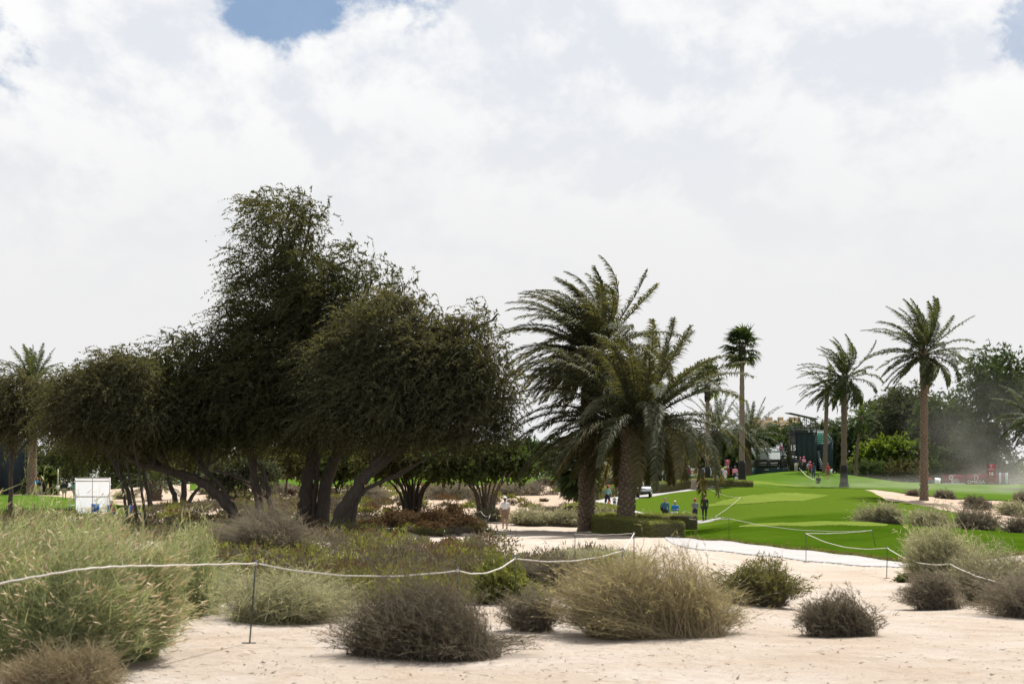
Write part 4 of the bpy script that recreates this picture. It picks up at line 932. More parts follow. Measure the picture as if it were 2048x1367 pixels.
hedge('low clipped hedge in front beside the nearest palm foot', ((1214, 80), (1228, 76.5), (1262, 74.5), (1300, 72.5), (1338, 69.5)), 1.5, [.85, .8, .75, .7], 422, 24000)
hedge('long clipped hedge along the far side of the path behind the cart', ((1180, 121), (1200, 124.5), (1240, 128), (1290, 132), (1340, 134.5), (1390, 136), (1440, 137.5), (1497, 139)), 1.4, [.9, .95, 1.0, .95, .85, .55], 423, 20000, .10)
hedge('low clipped hedge left of the strolling man in the mint shirt', ((1148, 103), (1175, 106), (1200, 105), (1238, 101)), 1.5, .75, 424, 11000, .09)

# boulder by the hedge
bmv = bmesh.new(); bmesh.ops.create_icosphere(bmv, subdivisions=3, radius=1); rr = RS(5)
ph = rr.uniform(0, 6, 9)
for v in bmv.verts:
    c = v.co; k = 1 + .12 * math.sin(3 * c.x + ph[0]) * math.sin(3 * c.y + ph[1]) + .07 * math.sin(6 * c.z + ph[2] + 4 * c.x)
    m_ = max(abs(c.x), abs(c.y), abs(c.z)); c = c / m_ * .55 + c * .45
    v.co = Vector((c.x * .46, c.y * .4, c.z * .58)) * k
me = bpy.data.meshes.new('boulder'); bmv.to_mesh(me); bmv.free(); me.materials.append(bark('rock', (.19, .14, .10), (.40, .31, .24), 5))
tag(link('boulder', me, None, gp(1393, 133.5, .45)), 'squared tan boulder at the hedge corner under the rope', 'rock')

# ------------------------------------------------------------------ rope lines
def post(label, top, base, group):
    top = np.array(top); base = np.array(base)
    t = thing('rope_post', label, 'post', base, 0, group)
    P = np.stack([base - base + np.array((0, 0, -.12)), top - base + np.array((0, 0, .05))])
    G().tube(P, [.011, .011], 6).build('stake', M['post'], t, True)
    tp = top - base; a = np.linspace(0, 2 * np.pi, 10)
    G().tube(np.stack([tp[0] + .03 * np.cos(a), tp[1] + 0 * a, tp[2] + .01 + .03 * np.sin(a)], 1), .008, 5, cap=False).build('eyelet', M['post'], t, True)
    G().ell(tp, (.03, .03, .026), 8, 6).build('knot', M['rope'], t, True)
    G().box((-.09, -.012, 0), (.09, .012, .012)).build('foot_bar', M['post'], t)
    return t
def rope(label, pts, sag, rad=.0105, group='white ropes'):
    P = []
    for (a, b), s in zip(zip(pts[:-1], pts[1:]), sag):
        k = 14; u = np.linspace(0, 1, k, endpoint=False)[:, None]; q = a + (b - a) * u; q[:, 2] -= 4 * s * (u * (1 - u))[:, 0]; P.append(q)
    P = np.concatenate(P + [pts[-1][None]]); c = P[0].copy(); P[:, 2] += .004 * np.sin(np.arange(len(P)) * 1.7) * np.sqrt(P[:, 1] / 20)
    o = G().tube(P - c, rad, 6).build('rope', M['rope'], None, True, c)
    return tag(o, label, 'rope', group)
PG_ = 'rope posts'
def pp(px, py, Y, lab=None, bpx=None, dz=0.0):
    """rope point at picture position (px, py) and distance Y; with lab, a post under it"""
    t = at(px, py, Y)
    if lab:
        b = gp(bpx if bpx else px, Y); post(lab, t, b, PG_)
    return t
nearA = pp(512, 1126, 19.6, 'thin dark rope post standing on the foreground sand', 498)
B_ = pp(915, 1140, 20.4, 'thin dark rope post behind the dark round bush', 918)
C_ = pp(1030, 1116, 22.5, 'thin rope post behind the grey twiggy shrub', 1034)
D_ = pp(1245, 1101, 24.5, 'thin rope post inside the golden bush')
E_ = pp(1268, 1066, 36, 'thin rope post at the rope corner before the nearest palm')
F_ = pp(1150, 1068, 36.5, 'thin rope post in front of the far date palm foot')
rope('white rope sagging along the foreground from the left edge to the golden bush', [at(-160, 1212, 14.3), at(0, 1166, 14.9), at(160, 1138, 15.6), at(300, 1131, 16.9), nearA, B_, C_, D_], [.02, -.005, -.012, .0, .12, .12, .10])
rope('white rope turning back from the golden bush toward the palms', [D_, E_, F_], [.02, .02])
R1 = pp(1393, 971, 131.5, 'thin rope post in front of the boulder'); R2 = pp(1421, 978, 124, 'thin rope post right of the boulder'); R3 = pp(1482, 993, 112, 'thin rope post on the middle mound', 1486)
R4 = pp(1430, 1032, 100, 'thin rope post right of the man in the suit'); R5 = pp(1443, 1034, 98, 'second thin rope post right of the man in the suit')
R6 = pp(1372, 1021, 99, 'thin rope post left of the woman in the red cap'); R7 = pp(1341, 1024, 97, 'thin rope post in front of the couple')
R8 = pp(1458, 1036, 63.5, 'thin rope post on the near tail of the front mound')
R9 = pp(1743, 1060, 56.5, 'leaning thin rope post on the front mound', 1753); R10 = pp(1612, 1066, 50, 'thin rope post at the lower edge of the path'); R11 = pp(1775, 1095, 40.5, 'thin rope post on the sand below the path end', 1773)
R12 = pp(1900, 1127, 31, 'thin rope post among the bushes at the right', 1895); R13 = at(2060, 1171, 26.5); R14 = at(2200, 1215, 24)
rope('white rope running down from the boulder over the middle mound', [at(1450, 967, 139), R1, R2, R3, R4, R5], [.15, .1, .2, .1, .05])
rope('white rope in front of the strolling people', [R7, R6, R5], [.15, .15])
rope('white rope crossing from the couple over the front mound', [R7, R8, R9], [.25, .22])
rope('white rope along the path to the right edge', [R9, R10, R11, R12, R13, R14], [.04, .20, .16, .10, .05])
# ropes near the man in white
S1 = pp(962, 1022, 91, 'thin rope post behind the rope loop near the man in white'); S2 = pp(981, 1028, 80, 'thin rope post left of the man in white'); S3 = pp(970, 1041, 76, 'short rope post left of the man in white')
rope('white rope looping down left of the man in white', [at(700, 1030, 96), S1, S2, S3, at(977, 1053, 79)], [.2, .2, .12, .03])
rope('white rope on the hill beside the spectators', [at(1598, 935, 182), at(1612, 950, 172), at(1634, 962, 166)], [.02, .02], .03)

# ------------------------------------------------------------------ people
def capsule(p0, r0, p1, r1, n=10):
    p0 = np.array(p0, float); p1 = np.array(p1, float); d = p1 - p0; L = np.linalg.norm(d); d = d / (L + 1e-9)
    P = [p0 - d * r0 * .98, p0 - d * r0 * .75, p0 - d * r0 * .35, p0, p0 + (p1 - p0) * .5, p1, p1 + d * r1 * .35, p1 + d * r1 * .75, p1 + d * r1 * .98]
    R = [r0 * .18, r0 * .66, r0 * .94, r0, (r0 + r1) / 2, r1, r1 * .94, r1 * .66, r1 * .18]
    return np.array(P), np.array(R)
def person(label, px, Y, face=180, H=1.75, top=(.5, .5, .5), bottom=(.1, .1, .15), shoes=(.1, .1, .1), skin='skin', hair=(.05, .035, .025), sleeves='short', legs='long', cap=None, pose='stand', group=None, fine=False, base=None, bag=None, long_hair=False, name='person', build=1.0):
    """face: 0 looks toward the camera, 180 away from it"""
    b = gp(px, Y) if base is None else np.array(base, float)
    rz = math.radians(face)
    t = thing(name, label, 'person' if H > 1.3 else 'child', b, rz, group)
    s = H / 1.75; k = build
    pr = []           # (kind, p0, r0, p1, r1, region)
    def cap_(p0, r0, p1, r1, reg, fl=None): pr.append((np.array(p0, float), r0, np.array(p1, float), r1, reg, fl))
    hz = .93; fw = -1.0                         # -y is forward
    lo = {'stand': [(-.10, 0), (.10, 0)], 'walk': [(-.09, -.24), (.09, .24)]}.get(pose, [(-.10, 0), (.10, 0)])
    sit = pose == 'sit'
    if sit: hz = .50
    for sx, (fx, fy) in zip((-1, 1), lo):
        hip = np.array((sx * .095, 0, hz))
        if sit: knee = np.array((sx * .14, -.44, .50)); ank = np.array((sx * .15, -.46, .09))
        else: knee = np.array((sx * .11, fy * .42 - (.05 if fy < 0 else .0), .50)); ank = np.array((fx * 1.1 if not sit else 0, fy, .09 + (.06 if fy > 0 else 0)))
        cap_(hip, .098 * k, hip + (knee - hip) * .62, .078 * k, 'bottom'); cap_(hip + (knee - hip) * .5, .082 * k, knee, .060, 'bottom')
        reg = 'bottom' if legs == 'long' else 'skin'
        if legs == 'shorts': cap_(hip + (knee - hip) * .3, .094 * k, hip + (knee - hip) * .86, .088 * k, 'bottom')
        cap_(knee, .058, knee + (ank - knee) * .45, .055, reg); cap_(knee + (ank - knee) * .4, .056, ank, .040 if legs != 'long' else .055, reg)
        cap_(ank + np.array((0, .03, -.045)), .042, ank + np.array((0, -.15, -.055)), .034, 'shoe')
    lean = .03 if pose == 'walk' else 0.0; off = np.array((0, -lean, 0))
    zt = hz - .93
    cap_((0, 0, hz + .02), .142 * k, (0, 0, hz + .10), .138 * k, 'bottom', .72)
    cap_((0, 0, hz + .10), .140 * k, np.array((0, 0, 1.18 + zt)) + off * .5, .140 * k, 'top', .68); cap_(np.array((0, 0, 1.16 + zt)) + off * .5, .142 * k, np.array((0, 0, 1.32 + zt)) + off, .160 * k, 'top', .66)
    cap_(np.array((-.155, 0, 1.395 + zt)) + off, .062, np.array((.155, 0, 1.395 + zt)) + off, .062, 'top')
    cap_(np.array((0, .01, 1.42 + zt)) + off, .056, np.array((0, -.005, 1.54 + zt)) + off, .052, 'skin')
    hc = np.array((0, -.02, 1.635 + zt)) + off
    cap_(hc + (0, .012, .025), .094, hc + (0, -.004, .005), .088, 'skin'); cap_(hc + (0, -.018, -.03), .074, hc + (0, -.034, -.068), .048, 'skin')
    cap_(hc + (0, -.095, .005), .012, hc + (0, -.108, -.022), .016, 'skin')
    for sx in (-1, 1): cap_(hc + (sx * .090, .01, .012), .014, hc + (sx * .088, .012, -.02), .010, 'skin')
    cap_(hc + (0, .030, .055), .090, hc + (0, .034, .01), .088, 'hair')
    if long_hair: cap_(hc + (0, .05, 0), .085, hc + (0, .07, -.14), .055, 'hair')
    for sx in (-1, 1):
        sh = np.array((sx * .185, .005, 1.395 + zt)) + off
        if pose == 'walk': el_ = sh + (sx * .05, .09 * sx, -.27); ha = el_ + (sx * -.01, .05 * sx - .10, -.235)
        elif pose == 'cross': el_ = sh + (sx * .06, -.02, -.27); ha = np.array((-sx * .06, -.19, 1.15 + zt))
        elif pose == 'chin' and sx < 0: el_ = sh + (-.05, -.06, -.25); ha = np.array((-.03, -.16, 1.49 + zt))
        elif sit: el_ = sh + (sx * .05, -.06, -.26); ha = el_ + (-sx * .03, -.22, -.06)
        elif pose == 'hold': el_ = sh + (sx * .05, -.03, -.27); ha = el_ + (-sx * .07, -.20, .03)
        elif pose == 'point' and sx > 0: el_ = sh + (.22, -.08, -.10); ha = el_ + (.22, -.06, .02)
        else: el_ = sh + (sx * .055, .02, -.28); ha = el_ + (sx * .0, -.045, -.24)
        cap_(sh, .062, sh + (el_ - sh) * .5, .056 if sleeves != 'none' else .048, 'top' if sleeves != 'none' else 'skin')
        if sleeves == 'short': cap_(sh, .060, sh + (el_ - sh) * .72, .060, 'top')
        reg = 'top' if sleeves == 'long' else 'skin'
        cap_(sh + (el_ - sh) * .5, .048, el_, .042, reg); cap_(el_, .042, ha, .031 if reg == 'skin' else .038, reg)
        d = nrm(ha - el_); pm = ha + d * .055; cap_(ha, .028, pm, .034, 'skin', None)
        sd_ = nrm(np.cross(d, np.array((sx * 1.0, .2, .1))))
        if fine:
            for j in range(4):
                a = pm + sd_ * (j - 1.5) * .019 + d * .012; b1 = a + d * (.036 + .006 * (j in (1, 2))) ; b2 = b1 + nrm(d + np.array((-sx * .4, -.3, 0))) * .03
                cap_(a, .0095, b1, .009, 'skin'); cap_(b1, .009, b2, .0075, 'skin')
        else: cap_(pm, .03, pm + d * .05 + np.array((0, -.015, 0)), .02, 'skin')
        cap_(ha + d * .02, .012, ha + d * .055 + np.array((-sx * .02, -.045, 0)), .009, 'skin')
    g = G()
    for p0, r0, p1, r1, reg, fl in pr:
        P, R = capsule(p0, r0, p1, r1); sub = G().tube(P, R, 10); V = sub.V[0]
        if fl: V = V.copy(); c = (p0 + p1) / 2; V[:, 1] = (V[:, 1] - c[1]) * fl + c[1]
        g.add(V, sub.q[0], sub.t[0])
    raw = g.mesh('raw', M['black']); tmp = link('raw', raw)
    md = tmp.modifiers.new('remesh', 'REMESH'); md.mode = 'VOXEL'; md.voxel_size = .018 if fine else (.026 if Y < 120 else .036)
    dg = bpy.context.evaluated_depsgraph_get(); me = bpy.data.meshes.new_from_object(tmp.evaluated_get(dg))
    bpy.data.objects.remove(tmp); bpy.data.meshes.remove(raw); me.name = 'body'
    me.materials.clear()
    regs = ['skin', 'top', 'bottom', 'shoe', 'hair']
    cols = [M[skin], plain(top, .8, .12, 12), plain(bottom, .85, .12, 12), plain(shoes, .6, .08), plain(hair, .6, .2, 30)]
    for m in cols: me.materials.append(m)
    nf = len(me.polygons); cen = np.empty(nf * 3, np.float32); me.polygons.foreach_get('center', cen); cen = cen.reshape(-1, 3)
    best = np.full(nf, 1e9); idx = np.zeros(nf, int)
    for p0, r0, p1, r1, reg, fl in pr:
        d = p1 - p0; tt = np.clip(((cen - p0) @ d) / (d @ d + 1e-9), 0, 1); q = p0 + tt[:, None] * d; e = cen - q
        if fl: e = e / np.array((1, fl, 1))
        dist = np.linalg.norm(e, axis=1) - (r0 + (r1 - r0) * tt)
        if reg == 'hair': dist = dist - .004
        if reg == 'bottom' and legs == 'shorts': dist = dist - .003
        w_ = dist < best; best[w_] = dist[w_]; idx[w_] = regs.index(reg)
    me.polygons.foreach_set('material_index', idx.astype(np.int32)); me.polygons.foreach_set('use_smooth', np.ones(nf, bool))
    me.transform(Matrix.Scale(s, 4)); link('body', me, t)
    hcs = hc * s
    for sx in (-1, 1): G().ell(hcs + np.array((sx * .034, -.086, .012)) * s, (.011 * s, .006 * s, .007 * s), 8, 5).build('eye', M['black'], t, True)
    if cap is not None:
        th = np.linspace(0, np.pi / 2, 6); prf = [(.124 * math.cos(a) * s + 1e-4, .118 * math.sin(a) * s) for a in th]
        cg = G().lathe(prf, 14, hcs + np.array((0, .020, .038)) * s)
        a = np.linspace(-1.15, 1.15, 9); inn = np.stack([.100 * np.sin(a), -.100 * np.cos(a) + .012, np.full(9, .037)], 1); out = np.stack([.112 * np.sin(a), -.175 * np.cos(a) ** .6 + .012, .022 + 0 * a], 1)
        V = (np.concatenate([inn, out, inn + (0, 0, .008), out + (0, 0, .008)]) * s + hcs); i = np.arange(8)
        cg.add(V, np.concatenate([np.stack([i, i + 1, i + 10, i + 9], 1), np.stack([i + 18, i + 27, i + 28, i + 19], 1), np.stack([i + 9, i + 10, i + 28, i + 27], 1)]))
        cg.build('cap', plain(cap, .75), t, True)
    if bag is not None:
        P = np.array((-.20, .10, 1.15)) * s
        bgm = G().ell(P, (.10 * s, .12 * s, .24 * s), 12, 8); bgm.build('bag', plain(bag, .8), t, True)
        a = np.linspace(0, 1, 8)[:, None]; Q_ = catmull(np.array([(-.16, .09, 1.30), (-.12, -.06, 1.45), (-.15, -.10, 1.25), (-.2, .04, 1.05)]) * s, 5)
        G().tube(Q_, .014 * s, 5).build('strap', plain(bag, .8), t, True)
    return t
NEARP = 'people strolling on the path'
person('man seen from behind in white polo shirt, tan shorts and white cap', 1010, 85, 195, 1.78, (.86, .86, .88), (.26, .18, .12), (.36, .33, .30), legs='shorts', cap=(.80, .80, .82), fine=True, build=1.08)
person('man in a denim blue jacket with a dark shoulder bag, hand at his chin', 1330, 97.5, 0, 1.80, (.055, .13, .20), (.02, .02, .025), sleeves='long', pose='chin', group=NEARP, fine=True, bag=(.012, .014, .02), hair=(.09, .055, .03))
person('white-haired woman in a bright blue jacket and white trousers', 1350, 97, 8, 1.66, (.012, .17, .50), (.70, .68, .70), (.5, .5, .5), sleeves='long', pose='cross', group=NEARP, fine=True, hair=(.68, .62, .52))
person('woman in a grey top, dark jeans and a red cap walking away', 1390, 101, 184, 1.66, (.15, .165, .165), (.014, .018, .035), (.03, .03, .03), pose='walk', cap=(.52, .03, .09), group=NEARP, fine=True)
person('man in a dark suit walking away from the camera', 1409, 102, 178, 1.84, (.014, .016, .022), (.012, .014, .02), sleeves='long', pose='walk', group=NEARP, fine=True)
person('man in a mint shirt and red cap strolling by the hedge', 1215, 112, 150, 1.78, (.28, .50, .47), (.02, .03, .06), legs='shorts', cap=(.55, .03, .10), pose='walk', group=NEARP)
person('woman in a pale grey top and red cap by the palm trunk', 1240, 114, 120, 1.64, (.50, .50, .52), (.10, .12, .15), cap=(.55, .03, .10), pose='walk', group=NEARP)
person('small fair-haired child walking between the two red caps', 1229, 112.5, 150, .98, (.45, .42, .40), (.08, .09, .12), hair=(.45, .33, .18), group=NEARP)
c = gp(1217.5, 111.6); t = thing('carrier_bag', 'orange carrier bag held low by the man in the mint shirt', 'bag', c)
G().add([(-.14, -.06, .15), (.14, -.06, .15), (.14, .06, .15), (-.14, .06, .15), (-.10, -.03, .58), (.10, -.03, .58), (.10, .03, .58), (-.10, .03, .58)], [(0, 3, 2, 1), (4, 5, 6, 7), (0, 1, 5, 4), (1, 2, 6, 5), (2, 3, 7, 6), (3, 0, 4, 7)]).build('bag_body', plain((.75, .13, .05), .6), t)
a = np.linspace(0, np.pi, 8); G().tube(np.stack([.07 * np.cos(a), 0 * a, .57 + .18 * np.sin(a)], 1), .012, 5).build('handle', plain((.75, .13, .05), .6), t)
FARP = 'players and caddies at the far tee'
person('person in a white shirt showing above the long hedge', 1284, 141, 180, 1.7, (.70, .70, .70), (.2, .2, .2), hair=(.42, .30, .16), group=FARP)
person('person in dark blue standing behind the hedge left of the boards', 1299, 153, 90, 1.75, (.03, .09, .15), (.02, .03, .04), sleeves='long', group=FARP)
person('caddie in dark clothes and white cap carrying a golf bag', 1327, 152, 90, 1.8, (.03, .05, .07), (.02, .03, .04), cap=(.72, .70, .66), pose='hold', group=FARP, bag=(.4, .42, .44))
person('caddie in a pale bib and magenta shorts before the blue board', 1413, 147, 200, 1.82, (.50, .48, .58), (.42, .02, .14), (.7, .7, .7), legs='shorts', cap=(.7, .66, .68), group=FARP)
person('caddie in white with a pink arm patch by the number eleven board', 1437, 147.5, 170, 1.80, (.66, .58, .62), (.66, .66, .66), legs='shorts', cap=(.75, .72, .72), group=FARP)
person('caddie with a lime green cap holding a golf bag', 1449, 146.5, 160, 1.80, (.55, .55, .62), (.55, .56, .58), cap=(.20, .60, .05), pose='point', group=FARP)
person('golfer in a pink shirt and navy trousers seen from behind', 1470, 158, 180, 1.8, (.72, .25, .40), (.015, .02, .045), cap=(.03, .04, .08), group=FARP)
SPEC = 'spectators on the hill below the stand'
person('spectator in navy top and cream trousers by the sign tower', 1592, 188, 180, 1.82, (.015, .02, .045), (.55, .52, .44), cap=(.7, .68, .62), sleeves='long', group=SPEC)
person('spectator in dark green with a pink cap by the tower', 1600.5, 186, 160, 1.78, (.035, .045, .03), (.02, .025, .04), cap=(.6, .1, .2), group=SPEC)
person('spectator in a bright pink shirt and pink cap by the tower', 1607.5, 188, 0, 1.84, (.74, .22, .42), (.02, .02, .025), cap=(.7, .12, .3), pose='cross', group=SPEC)
person('spectator in a pale blue shirt on the slope', 1617, 178, 200, 1.7, (.28, .42, .52), (.05, .03, .03), group=SPEC)
person('spectator in red with a bright pink cap on the slope', 1620.5, 174, 200, 1.75, (.45, .03, .06), (.03, .03, .04), legs='shorts', cap=(.8, .10, .28), group=SPEC)
person('spectator in a dark blue dress on the slope', 1627, 172, 180, 1.72, (.03, .05, .09), (.03, .05, .10), group=SPEC, long_hair=True)
person('man in a red shirt and brown shorts standing alone on the slope', 1656, 171, 180, 1.78, (.36, .04, .04), (.16, .10, .055), legs='shorts', group=SPEC, hair=(.14, .08, .05), build=1.1)
person('man in dark clothes sitting on the slope', 1637, 160, 180, 1.75, (.02, .022, .03), (.03, .03, .03), pose='sit', sleeves='long', group=SPEC, base=gp(1637, 160, -.35))
person('steward in dark clothes and white cap at the stand gap', 1570.5, 192, 180, 1.8, (.015, .015, .02), (.015, .015, .02), cap=(.75, .72, .68), sleeves='long', group=SPEC, base=at(1570.5, 942, 192))
LEFTP = 'spectators on the left lawn'
lf = person('man in a blue vest and yellow shorts with a child on his shoulders', 73, 139, 160, 1.80, (.02, .23, .45), (.55, .50, .12), (.1, .4, .6), legs='shorts', group=LEFTP)
person('child in orange riding on the shoulders of the man in blue', 73, 139, 180, 1.05, (.70, .22, .04), (.05, .05, .06), pose='sit', group=LEFTP, base=gp(73, 139, 1.18))
person('person in a black top and khaki trousers left of the sign pole', 80.5, 138.5, 200, 1.68, (.015, .016, .02), (.36, .31, .22), (.6, .6, .6), sleeves='long', group=LEFTP)
person('man in a black jacket and khaki trousers left of the white screen', 128.5, 131, 190, 1.80, (.012, .014, .022), (.34, .28, .20), sleeves='long', group=LEFTP, build=1.12)
person('person in green partly hidden behind the white screen edge', 150.5, 127, 180, 1.75, (.10, .30, .20), (.3, .3, .3), cap=(.7, .7, .7), group=LEFTP)
def chair(label, px, Y, rz, colr, dz=0.0):
    b = gp(px, Y, dz); t = thing('folding_chair', label, 'chair', b, rz, 'folding chairs below the white screen')
    for sx in (-1, 1):
        G().tube([(sx * .25, -.25, 0), (sx * .25, .22, .45)], .014, 6).build('leg', M['black'], t); G().tube([(sx * .25, .25, 0), (sx * .25, -.22, .45)], .014, 6).build('leg', M['black'], t)
        G().box((sx * .25 - .03, -.22, .62), (sx * .25 + .03, .22, .65)).build('armrest', M['black'], t)
    m = plain(colr, .8); G().box((-.25, -.24, .42), (.25, .20, .45)).build('seat', m, t); G().box((-.25, .19, .45), (.25, .22, .92)).build('backrest', m, t)
    return t
for px, Y, lab, cl_ in ((223, 92, 'seated person in a red jacket and white cap beside the white screen', 'blue folding chair under the seated person nearest the screen'), (268, 91, 'seated person in a red jacket and white cap among the thin stems', 'blue folding chair under the seated person among the thin stems')):
    person(lab, px, Y, 120, 1.7, (.33, .012, .03), (.05, .05, .07), pose='sit', sleeves='long', cap=(.78, .76, .74), group='seated marshals in red', base=gp(px, Y, -.06))
    chair(cl_, px, Y + .02, math.radians(120), (.02, .10, .42))
chair('empty blue folding chair in front of the white screen', 193, 93, .6, (.03, .13, .42))

# ------------------------------------------------------------------ golf cart
c = gp(1288, 125.5, .09); t = thing('golf_cart', 'low white open golf cart driving down the path', 'cart', c, math.radians(-8)); wm = plain((.70, .71, .73), .25, .04); bk = M['black']
gb = G(); prof = [(-.95, .42), (-1.05, .62), (-.85, .80), (-.45, .86), (-.35, .55), (.45, .50), (.5, .75), (1.05, .75), (1.1, .35), (-.9, .32)]
p = np.array(prof); n = len(p)
for x0, x1, sc in ((-.58, .58, 1),):
    V = np.concatenate([np.stack([np.full(n, x), p[:, 0], p[:, 1]], 1) for x in (-.62, -.5, .5, .62)]); V[:n, 2] -= .05 * (p[:, 1] > .6); V[3 * n:, 2] -= .05 * (p[:, 1] > .6)
    k = np.arange(n); k2 = (k + 1) % n
    q = np.concatenate([np.stack([i * n + k, i * n + k2, (i + 1) * n + k2, (i + 1) * n + k], 1) for i in range(3)])
    cen = V[:n].mean(0); cen2 = V[3 * n:].mean(0); V = np.concatenate([V, [cen, cen2]])
    gb.add(V, q, np.concatenate([np.stack([np.full(n, 4 * n), k2, k], 1), np.stack([np.full(n, 4 * n + 1), 3 * n + k, 3 * n + k2], 1)]))
gb.build('body', wm, t)
G().box((-.60, -1.12, .28), (.60, -.92, .46)).build('bumper', bk, t)
G().box((-.22, -1.03, .66), (.22, -.99, .71)).build('grille', bk, t)
for sx in (-1, 1):
    G().ell((sx * .42, -1.03, .56), (.09, .03, .05), 10, 6).build('headlight', plain((.75, .78, .8), .1), t, True)
    for yy in (-.72, .78):
        wh = G().lathe([(.10, -.11), (.25, -.10), (.28, -.05), (.28, .05), (.25, .10), (.10, .11)], 16, (sx * .52, yy, .27), 'x').build('wheel', bk, t, True)
        G().lathe([(.005, -.115), (.13, -.115), (.14, -.09), (.14, .09), (.13, .115), (.005, .115)], 12, (sx * .53, yy, .27), 'x').build('rim', wm, wh, True)
for sx in (-1, 1):
    G().box((sx * .28 - .24, .05, .55), (sx * .28 + .24, .55, .70)).build('seat', plain((.62, .60, .58), .5), t)
    G().ell((sx * .28, .60, 1.0), (.25, .09, .30), 12, 8).build('backrest', plain((.66, .65, .64), .5), t, True)
a = np.linspace(0, 2 * np.pi, 18); G().tube(np.stack([.28 + .18 * np.cos(a), -.22 + .07 * np.sin(a), .98 + .16 * np.sin(a)], 1), .014, 6, cap=False).build('steering_wheel', bk, t, True)
person('driver in dark jacket and blue cap seated in the golf cart', 1294, 125.4, -8, 1.76, (.015, .016, .022), (.015, .016, .02), cap=(.05, .10, .25), pose='sit', sleeves='long', base=gp(1294.5, 125.6, .30))

# golf bags
def golf_bag(label, px, Y, colr, lying, rz=0.0):
    b = gp(px, Y, .15 if lying else .05); t = thing('golf_bag', label, 'golf bag', b, rz, 'golf bags at the far tee'); m = plain(colr, .6)
    rot = (math.radians(84), 0, rz) if lying else (math.radians(14), 0, rz); t.rotation_euler = rot
    G().lathe([(.01, 0), (.13, 0), (.14, .03), (.125, .3), (.13, .75), (.145, .85), (.12, .87), (.01, .85)], 14).build('bag_body', m, t, True)
    G().ell((0, -.14, .35), (.10, .06, .2), 10, 7).build('pocket', plain(tuple(x * .6 + .1 for x in colr), .7), t, True)
    for k in range(6):
        a = k * 1.05; r_ = .07
        c_ = G().tube([(r_ * math.cos(a), r_ * math.sin(a), .8), (r_ * 1.3 * math.cos(a), r_ * 1.3 * math.sin(a), 1.15)], .008, 5).build('club', M['steel'], t)
        G().ell((r_ * 1.4 * math.cos(a), r_ * 1.4 * math.sin(a), 1.18), (.035, .05, .03), 8, 6).build('club_head', plain((.6, .6, .6) if k % 2 else (.05, .05, .06), .4), c_, True)
    return t
golf_bag('red and white golf bag lying beside the caddies', 1436, 144.5, (.50, .03, .05), True, 1.2)
golf_bag('upright white and green golf bag held by the lime-capped caddie', 1446, 145.5, (.45, .48, .46), False)
golf_bag('dark red golf bag lying left of the tall slim fan palm', 1473, 147, (.10, .02, .03), True, -1.3)
golf_bag('white golf bag standing left of the tall slim fan palm foot', 1470.5, 140, (.6, .6, .62), False, .5)

# ------------------------------------------------------------------ boards and signs
def text(parent, s, size, loc, m, name='lettering', bold=0.0, align='CENTER', sx=1.0):
    cu = bpy.data.curves.new('txt', 'FONT'); cu.body = s; cu.size = size; cu.align_x = align; cu.align_y = 'CENTER'; cu.extrude = .004; cu.offset = bold; cu.resolution_u = 3
    o = bpy.data.objects.new('txt', cu); COL.objects.link(o)
    dg = bpy.context.evaluated_depsgraph_get(); me = bpy.data.meshes.new_from_object(o.evaluated_get(dg)); bpy.data.objects.remove(o)
    me.name = name; me.materials.clear(); me.materials.append(m)
    me.transform(Matrix.Rotation(math.radians(90), 4, 'X') @ Matrix.Diagonal((sx, 1, 1, 1)))
    return link(name, me, parent, loc)
WH = plain((.80, .80, .82), .5, .03); RED = plain((.155, .008, .020), .45, .1, 2); RED2 = plain((.24, .012, .022), .45, .1, 2)
def cloth(name, col, trans):
    m, t = new_mat(name); n = t.noise(t.pos, 3, 3, .5); cr = t.ramp(n, [(.3, tuple(x * .95 for x in col)), (.7, col)]); t.l.new(cr, t.p.inputs['Base Color']); t.p.inputs['Roughness'].default_value = .8
    tr = t.node('ShaderNodeBsdfTranslucent'); t.l.new(cr, tr.inputs[0]); mx = t.node('ShaderNodeMixShader'); mx.inputs[0].default_value = trans
    t.l.new(t.p.outputs[0], mx.inputs[1]); t.l.new(tr.outputs[0], mx.inputs[2]); t.l.new(mx.outputs[0], t.out.inputs[0]); return m
def board_at(px0, px1, py0, py1, Y):
    x0, x1 = wx(px0, Y), wx(px1, Y); z0, z1 = wz(py1, Y), wz(py0, Y); return x0, x1, z0, z1
def sign_board(label, px0, px1, py0, py1, Y, mat, name='advertising_board', group='advertising boards', legs=True, cat='sign'):
    x0, x1, z0, z1 = board_at(px0, px1, py0, py1, Y); xc = (x0 + x1) / 2; gz = float(T(xc, Y)); W_ = x1 - x0
    t = thing(name, label, cat, (xc, Y, gz), 0, group)
    G().box((-W_ / 2, -.03, z0 - gz), (W_ / 2, .03, z1 - gz)).build('panel', mat, t)
    fr = G(); e = .02
    for a, b_ in (((-W_ / 2 - e, z1 - gz), (W_ / 2 + e, z1 - gz + e)), ((-W_ / 2 - e, z0 - gz - e), (W_ / 2 + e, z0 - gz))): fr.box((a[0], -.035, a[1]), (b_[0], .035, b_[1]))
    fr.build('frame', M['post'], t)
    for sx in (-1, 1): G().box((sx * (W_ / 2 + .045) - .02, -.02, -.1), (sx * (W_ / 2 + .045) + .02, .02, z1 - gz)).build('post', M['post'], t)
    t['dims'] = 0; del t['dims']
    return t, W_, z0 - gz, z1 - gz
